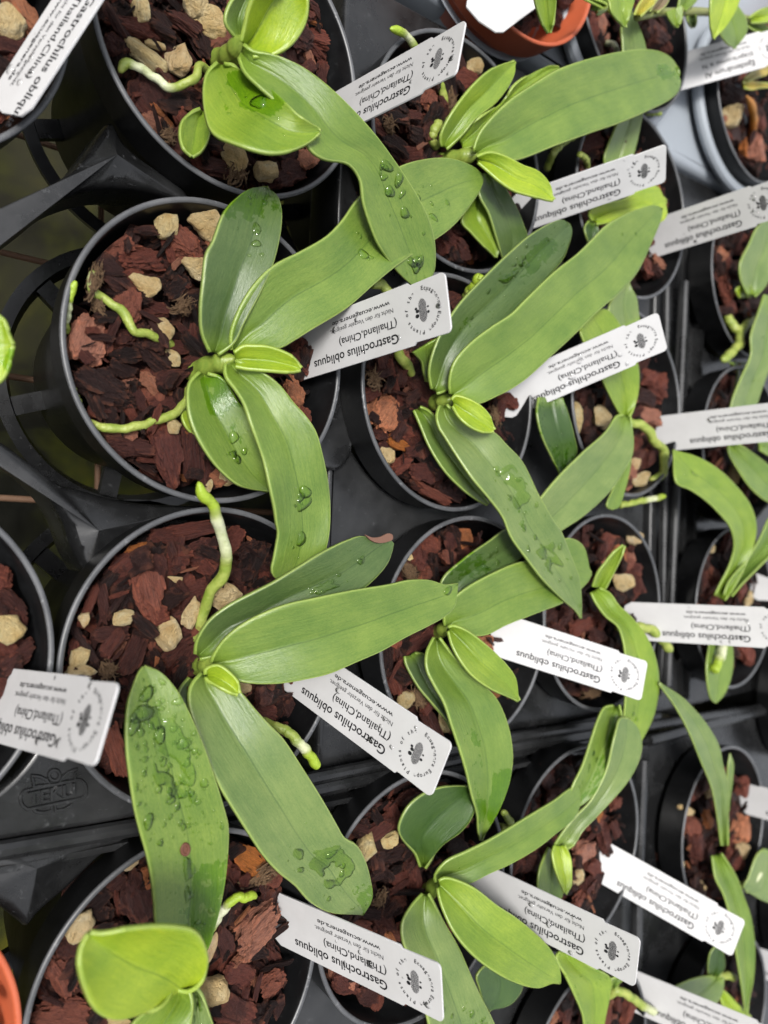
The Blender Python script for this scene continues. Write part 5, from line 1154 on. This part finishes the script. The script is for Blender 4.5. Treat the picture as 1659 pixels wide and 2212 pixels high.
for a in [(1350, 540, 190, 150, -10, 'large tan stone right of the upright root'), (1130, 630, 170, 90, -75, 'narrow tan stone left of the upright root'), (1000, 735, 170, 160, -40, 'cream stone with a rust spot'), (740, 645, 130, 90, 0, 'yellowish hollow stone'), (480, 875, 115, 110, 0, 'pale stone at the left'), (475, 975, 160, 85, 0, 'ochre stone above the left label'), (1045, 422, 85, 35, 10, 'thin beige stone'), (1455, 1070, 75, 70, 0, 'small tan stone under the broad clean leaf'), (500, 660, 60, 80, 0, 'small grey stone at the left rim')]: stone('P3', '20', *a)
husk('P3', '20', 640, 960, 130, 130, 40, 'dark tan fibre tuft right of the ochre stone')
# P4
for a in [(800, 910, 310, 240, 75, 'brown', 'large brown slab left of the droplet-covered leaf'), (640, 1090, 230, 130, -5, 'brown'), (430, 1210, 180, 150, 20, 'brown'), (380, 1350, 270, 170, 60, 'red', 'russet chip at the left of the bottom left pot'), (370, 1590, 320, 200, -10, 'red', 'big russet slab at the bottom edge'), (1490, 650, 230, 150, 30, 'orange', 'orange-brown chip right of the droplet-covered leaf'), (1540, 1085, 340, 180, -42, 'pink', 'pale pinkish slab standing in front of the bottom label'),
          (1430, 1275, 170, 80, -20, 'pink'), (1420, 1350, 220, 150, 20, 'maroon'), (1400, 1570, 290, 180, 20, 'maroon', 'maroon slab by the ochre stone at the bottom'), (1620, 1420, 140, 160, 60, 'red'), (560, 900, 170, 120, -40, 'dark'), (600, 1000, 150, 150, 40, 'dark'), (1380, 760, 160, 100, 70, 'maroon'), (1330, 1160, 200, 120, 60, 'brown'), (1530, 1230, 190, 110, 20, 'dark'), (520, 1380, 160, 120, 40, 'dark'), (1480, 1620, 180, 120, 0, 'red'), (680, 800, 130, 100, -30, 'brown')]: chip('P4', '30', *a)
for a in [(460, 1075, 170, 150, -50, 'pale angular stone at the left rim'), (780, 685, 110, 80, -30, 'whitish stone at the rim left of the leaf'), (1250, 1475, 170, 180, -60, 'ochre stone right of the lime leaf'), (1258, 1210, 55, 140, 0, 'cream stone beside the droplet-covered leaf'), (690, 1645, 180, 70, 0, 'beige stone below the lime leaf')]: stone('P4', '30', *a)
husk('P4', '30', 1560, 780, 230, 170, -40, 'mossy olive-brown husk tuft right of the droplet-covered leaf')
# Q1..Q4
for a in [(1045, 155, 150, 85, 80, 'dark', 'dark splintered chip standing above the label next to the orange pot'), (1240, 470, 210, 130, 20, 'red'), (1040, 590, 120, 130, 40, 'red'), (830, 860, 250, 170, 30, 'dark', 'blackish clump of bark below the label of the pot beside the orange pot'), (1122, 870, 140, 55, 75, 'red', 'small leaning russet chip at the stem'), (740, 790, 180, 120, 40, 'maroon'), (960, 800, 180, 130, 20, 'dark'), (900, 930, 200, 100, 10, 'maroon'), (1230, 350, 150, 90, 60, 'brown'), (1180, 1420, 190, 140, 60, 'maroon'), (1240, 1500, 200, 110, 30, 'brown'), (1120, 1450, 120, 140, 70, 'maroon'), (720, 740, 100, 90, 0, 'red')]: chip('Q1', '01', *a)
stone('Q1', '01', 1320, 385, 115, 90, 15, 'rounded tan stone right of the label'); husk('Q1', '01', 800, 740, 90, 120, 70, 'orange-tan husk scrap below the label'); husk('Q1', '01', 1175, 620, 170, 90, 75, 'shaggy olive fibre at the root of the blunt-leaf orchid')
for a in [(770, 940, 240, 210, -55, 'pink', 'large flaky pinkish chip at the left rim of the middle pot'), (985, 780, 240, 115, 55, 'brown', 'leaf-shaped brown chip left of the stem in the middle pot'), (885, 1050, 150, 100, 20, 'red'), (865, 1130, 160, 90, 28, 'orange', 'orange-brown splinter in the middle pot'), (830, 775, 340, 32, 66, 'red', 'long thin red splinter running under the label'), (1050, 1430, 280, 62, 30, 'red', 'red-brown stick at the lower rim of the middle pot'), (1000, 1290, 190, 130, 10, 'maroon'), (1100, 1300, 140, 110, 0, 'brown'),
          (1190, 245, 150, 170, 60, 'brown'), (880, 1250, 140, 110, -35, 'red'), (1170, 1410, 180, 120, 20, 'dark'), (980, 690, 120, 170, 70, 'dark'), (700, 830, 90, 130, 80, 'maroon'), (1000, 1130, 170, 100, 70, 'maroon'), (960, 990, 200, 70, 60, 'maroon'), (1540, 870, 150, 110, 60, 'maroon'), (870, 730, 130, 130, 40, 'brown'), (760, 1060, 120, 100, 30, 'brown'), (1230, 1470, 150, 80, 40, 'brown')]: chip('Q2', '11', *a)
stone('Q2', '11', 792, 1205, 85, 115, 0, 'small pale stone at the left rim'); husk('Q2', '11', 710, 750, 120, 150, 60, 'ragged ochre fibre tuft under the label in the middle pot'); husk('Q2', '11', 1430, 960, 80, 170, 65, 'ochre fibre strip beside the small bright leaf in the middle pot')
for a in [(1035, 190, 140, 120, 20, 'red', 'roundish russet chip at the top of the pot below the middle one'), (920, 170, 150, 190, 60, 'maroon'), (1150, 290, 180, 110, 10, 'red'), (1030, 380, 110, 110, 0, 'red'), (1060, 320, 160, 90, 25, 'dark'), (1000, 790, 280, 120, -50, 'maroon', 'maroon chip left of the stem in the pot below the middle one'), (700, 950, 260, 120, 75, 'dark'), (890, 980, 170, 170, 40, 'maroon', 'dark lumpy chip above the sloping label'), (820, 860, 160, 120, -40, 'red'), (800, 1060, 160, 110, 80, 'red'), (1060, 1300, 220, 90, 70, 'brown'), (630, 900, 120, 90, 0, 'dark'), (770, 420, 140, 90, -50, 'maroon'), (1180, 160, 140, 120, 50, 'dark')]: chip('Q3', '21', *a)
stone('Q3', '21', 920, 285, 75, 40, 60, 'small white stone near the top', -.4, 1.3); stone('Q3', '21', 900, 1150, 90, 110, 60, 'pale stone above the sloping label'); husk('Q3', '21', 870, 320, 190, 110, 40, 'tan husk tuft near the top of the pot below the middle one'); husk('Q3', '21', 970, 1120, 170, 130, 60, 'fibrous tan husk above the sloping label'); stone('Q3', '21', 1140, 1240, 90, 160, -30, 'grey-tan stone below the dark leaf')
for a in [(800, 640, 280, 110, -15, 'dark', 'dark purple folded bark lump'), (730, 690, 160, 140, 40, 'dark'), (850, 790, 190, 90, 5, 'red', 'reddish chip below the dark purple lump'), (960, 830, 270, 100, 78, 'maroon', 'upright maroon chip left of the orchid stem in the bottom centre pot'), (835, 950, 150, 140, 0, 'red'), (720, 520, 240, 90, -55, 'maroon'), (830, 430, 200, 90, 75, 'maroon'), (640, 500, 110, 120, 60, 'dark'), (930, 320, 190, 120, 20, 'brown'), (1120, 240, 160, 100, 20, 'red'), (780, 1040, 190, 110, 60, 'brown'), (860, 1110, 170, 110, 20, 'red'), (540, 1430, 220, 130, 30, 'maroon'), (680, 1520, 220, 120, 50, 'brown'), (740, 1520, 130, 70, -50, 'red'), (950, 700, 110, 150, 70, 'brown'), (1200, 600, 170, 120, 20, 'dark')]: chip('Q4', '31', *a)
stone('Q4', '31', 668, 610, 130, 140, 30, 'hollow ochre stone with a dark centre'); stone('Q4', '31', 806, 568, 92, 92, 0, 'small round cream stone', -.4, 1.2); husk('Q4', '31', 745, 920, 100, 150, -50, 'ochre fibre tuft at the leaf tip in the bottom centre pot')
# right columns
for pot, rc, a in [('R2', '12', (520, 985, 90, 160, 0, 'upright tan stone left of the pale leaf')), ('R2', '12', (662, 972, 115, 115, -30, 'tan stone above the pale leaf')), ('R2', '12', (905, 1335, 80, 180, 80, 'long pale stone near the bottom')), ('R2', '12', (870, 1240, 70, 80, 0, 'round cream stone')),
                   ('S0', '02', (1445, 680, 130, 130, 30, 'pale tan stone left of the orange stem')), ('S4', '32', (1510, 620, 80, 100, 0, 'white half-dome stone')), ('S4', '32', (1170, 390, 60, 180, -80, 'slim pale stone at the left rim')), ('S4', '32', (1265, 845, 70, 55, 20, 'small pale stone beside a label')), ('S4', '32', (1135, 710, 50, 60, 0, 'tiny pale stone at the left rim')), ('R4', '32', (530, 790, 75, 90, 0, 'round cream stone beside the small bright leaf')),
                   ('S3', '22', (1310, 240, 60, 60, 0, 'grey-white stone at the upper left rim')), ('S3', '22', (1540, 540, 50, 90, 60, 'curved cream stone beside a label')), ('S2', '12', (1460, 1310, 70, 100, 0, 'tan stone left of the olive leaf')), ('S2', '12', (1470, 670, 60, 60, 0, 'beige stone at the upper rim')), ('R3', '22', (870, 180, 90, 90, 0, 'brown-pink stone at the upper right')), ('O1', '00', (60, 130, 150, 150, 0, 'blurred tan stone')), ('O3', '20', (40, 720, 150, 190, -50, 'tan stone beside the right rim')), ('S4', '32', (1310, 290, 50, 50, 0, 'small beige stone at the upper left')), ('R3', '22', (800, 440, 150, 100, 40, 'flat pinkish-tan slab'))]:
    stone(pot, rc, *a)
husk('R3', '22', 600, 1120, 150, 90, -10, 'orange-tan husk tuft at the lower rim of the pot with the short leaf tip')
for pot, rc, L in [('R2', '12', [(960, 740, 150, 110, 20, 'red'), (1030, 770, 160, 130, 70, 'maroon'), (940, 960, 180, 120, 10, 'pink'), (920, 850, 170, 110, 30, 'dark'), (560, 850, 150, 120, 0, 'brown'), (960, 1180, 120, 190, 70, 'maroon'), (880, 1120, 110, 100, 0, 'red'), (840, 1420, 120, 150, 60, 'pink'), (700, 870, 160, 110, 30, 'brown'), (600, 1080, 130, 100, 0, 'dark')]),
                   ('R3', '22', [(860, 250, 100, 110, 0, 'pink'), (820, 330, 140, 130, 30, 'red'), (690, 220, 130, 150, 60, 'maroon'), (680, 620, 150, 200, 70, 'maroon'), (450, 650, 170, 120, 20, 'brown'), (540, 690, 120, 170, 75, 'red'), (900, 440, 110, 120, 0, 'maroon'), (640, 760, 150, 110, 20, 'brown'), (360, 640, 110, 100, 0, 'brown'), (760, 520, 120, 110, 0, 'dark')]),
                   ('R4', '32', [(560, 640, 200, 160, -10, 'pink'), (470, 130, 170, 150, 40, 'brown'), (330, 200, 110, 180, -60, 'brown'), (200, 400, 140, 180, 70, 'red'), (640, 410, 130, 130, 0, 'orange'), (680, 540, 120, 170, 60, 'maroon'), (800, 310, 130, 90, 0, 'red'), (600, 830, 190, 110, 30, 'maroon'), (540, 920, 170, 110, 20, 'red'), (250, 690, 170, 140, 30, 'brown'), (620, 720, 140, 90, 30, 'maroon'), (370, 330, 160, 100, 60, 'maroon')]),
                   ('R5', '32', [(450, 1540, 160, 190, 60, 'maroon'), (370, 1600, 130, 120, 0, 'pink'), (810, 1590, 210, 110, -70, 'red'), (760, 1530, 150, 100, 20, 'maroon'), (400, 1430, 140, 120, 0, 'dark'), (800, 1430, 110, 90, 0, 'dark')]),
                   ('S1', '12', [(1400, 180, 130, 200, 60, 'red'), (1480, 80, 90, 160, 80, 'pink'), (1400, 60, 130, 140, 0, 'maroon'), (1430, 310, 110, 120, 20, 'maroon'), (1530, 320, 130, 60, 20, 'red'), (1370, 0, 110, 110, 0, 'pink')]),
                   ('S2', '12', [(1400, 730, 130, 160, -60, 'brown'), (1380, 860, 120, 90, 30, 'red'), (1370, 1220, 140, 130, 20, 'maroon'), (1510, 1430, 130, 140, 40, 'maroon'), (1440, 780, 100, 110, 0, 'pink')]),
                   ('S3', '22', [(1400, 220, 120, 150, 70, 'maroon'), (1330, 400, 150, 110, 70, 'red'), (1380, 320, 170, 60, 60, 'dark'), (1270, 420, 100, 130, 0, 'brown'), (1540, 890, 110, 160, 30, 'red'), (1500, 480, 110, 110, 0, 'maroon')]),
                   ('S4', '32', [(1240, 260, 100, 160, 70, 'maroon'), (1210, 480, 130, 120, 30, 'red'), (1300, 440, 90, 110, 0, 'orange'), (1230, 590, 190, 90, 70, 'maroon'), (1310, 640, 150, 80, -60, 'brown'), (1490, 500, 140, 170, 30, 'pink'), (1520, 240, 100, 120, 0, 'red'), (1580, 700, 60, 120, 70, 'pink'), (1470, 700, 140, 130, 30, 'maroon'), (1220, 780, 120, 120, 0, 'dark'), (1340, 890, 120, 120, 0, 'brown')]),
                   ('S5', '32', [(1230, 1270, 120, 170, 60, 'red'), (1440, 1280, 120, 200, 80, 'dark'), (1200, 1350, 110, 110, 0, 'brown')]), ('S0', '02', [(1430, 560, 200, 150, 50, 'dark'), (1590, 880, 150, 160, 40, 'pink'), (1510, 870, 90, 140, 60, 'orange'), (1450, 790, 170, 120, 20, 'dark'), (1600, 700, 120, 130, 0, 'maroon'), (1400, 470, 130, 120, 0, 'brown')]),
                   ('G1', '02', [(650, 150, 160, 150, 60, 'pink'), (560, 200, 160, 180, 60, 'maroon'), (990, 200, 200, 190, 30, 'brown'), (1040, 280, 120, 100, 20, 'red'), (620, 300, 140, 110, 20, 'dark'), (550, 60, 170, 120, 20, 'maroon'), (700, 60, 130, 90, 20, 'brown')]),
                   ('R1', '02', [(460, 960, 190, 170, 50, 'maroon'), (600, 870, 200, 150, -20, 'brown'), (640, 900, 90, 90, 0, 'pink'), (520, 1300, 130, 180, 70, 'brown'), (540, 1400, 150, 150, 0, 'brown'), (480, 1560, 150, 130, 0, 'maroon'), (940, 1600, 170, 130, 30, 'red'), (1000, 1630, 160, 70, 20, 'brown'), (430, 870, 120, 160, -50, 'brown')]),
                   ('O1', '00', [(150, 90, 260, 170, 60, 'pink'), (70, 260, 220, 150, 20, 'brown'), (60, 430, 190, 150, 60, 'dark'), (60, 660, 230, 170, -30, 'red'), (130, 380, 160, 120, 30, 'maroon'), (20, 560, 160, 120, 20, 'maroon')]),
                   ('O3', '20', [(40, 370, 200, 170, 20, 'red'), (80, 560, 220, 90, 40, 'brown'), (180, 640, 130, 110, 60, 'maroon'), (200, 880, 170, 240, 70, 'brown'), (60, 950, 140, 180, 60, 'dark'), (30, 830, 150, 120, 60, 'maroon'), (20, 1080, 150, 130, 30, 'maroon')]),
                   ('T1', '01', [(1590, 150, 190, 120, -40, 'brown'), (1640, 110, 160, 130, 30, 'dark'), (1780, 90, 170, 120, 20, 'brown')])]:
    for a in L: chip(pot, rc, *a)

# the mulch itself: uncountable small bark under the larger chips, one heap per pot
def mulch(pot, n):
    c0 = CEN[pot]; rr = random.Random(pot); V, Fc, LC, TI = [], [], [], []
    off = 0
    top = int(n * .40)
    for k in range(n + top):
        layer = min(1, k / n); r_ = .052 * math.sqrt(rr.random()); a = rr.uniform(0, 6.283)
        x, y = c0.x + r_ * math.cos(a), c0.y + r_ * math.sin(a)
        size = rr.uniform(.006, .022) * (1 - .2 * layer) * (1.15 if pot[0] in 'RSUTG' else 1)
        z = c0.z - .022 + layer * .0155 + (.008 if pot[0] == 'T' else 0) + rr.uniform(-.002, .002)
        if k >= n and ((rr.random() < .8 and any((x - hx) ** 2 + (y - hy) ** 2 < (hr * .95) ** 2 for hx, hy, hr in HAND[pot])) or any((x - lx) ** 2 + (y - ly) ** 2 < .011 ** 2 for lx, ly in LBASE)): continue
        if k >= n: size = rr.uniform(.004, .0125); z = c0.z + rr.uniform(-.0065, -.0025) + (.006 if pot[0] == 'T' else 0)
        elif rr.random() > .22 and any((x - hx) ** 2 + (y - hy) ** 2 < (hr * .8) ** 2 for hx, hy, hr in HAND[pot]): z -= .004
        co, fs, lc = LOWCH[rr.randrange(len(LOWCH))]
        M = (Matrix.Translation((x, y, z)) @ Euler((rr.uniform(-.6, .6), rr.uniform(-.6, .6), rr.uniform(0, 6.28))).to_matrix().to_4x4() @ Matrix.Diagonal((size, size * rr.uniform(.7, 1.2), size * rr.uniform(.7, 1.2), 1)))
        A = np.array(M); w = co @ A[:3, :3].T + A[:3, 3]
        d = w[:, :2] - np.array([c0.x, c0.y]); rl = np.linalg.norm(d, axis=1); m = rl > .0535
        if m.any(): w[m, :2] = np.array([c0.x, c0.y]) + d[m] / rl[m, None] * .0535
        V.append(w); Fc += [tuple(i + off for i in f) for f in fs]; LC.append(lc); off += len(w)
        t = rr.random(); t = .0 + .45 * t * t if rr.random() < .8 else (rr.uniform(.45, .7) if rr.random() < .7 else rr.uniform(.75, .95))
        TI += [t] * len(w)
    me = bpy.data.meshes.new('mulch'); me.from_pydata(np.concatenate(V).tolist(), [], Fc); me.update(); me.shade_smooth(); me.set_sharp_from_angle(angle=R(40))
    add_attr(me, 'lc', np.concatenate(LC)); at = me.attributes.new('tint', 'FLOAT', 'POINT'); at.data.foreach_set('value', np.array(TI, np.float32))
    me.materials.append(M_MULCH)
    tag(link('bark_mulch', me), 'fine dark bark mulch filling ' + WHERE[pot].replace('in ', '', 1), 'bark mulch', None, 'stuff')
NM = {'P': 430, 'Q': 300, 'R': 190, 'S': 100, 'O': 120, 'G': 100, 'T': 90, 'U': 70}
for k in POTS: mulch(k, NM[k[0]])
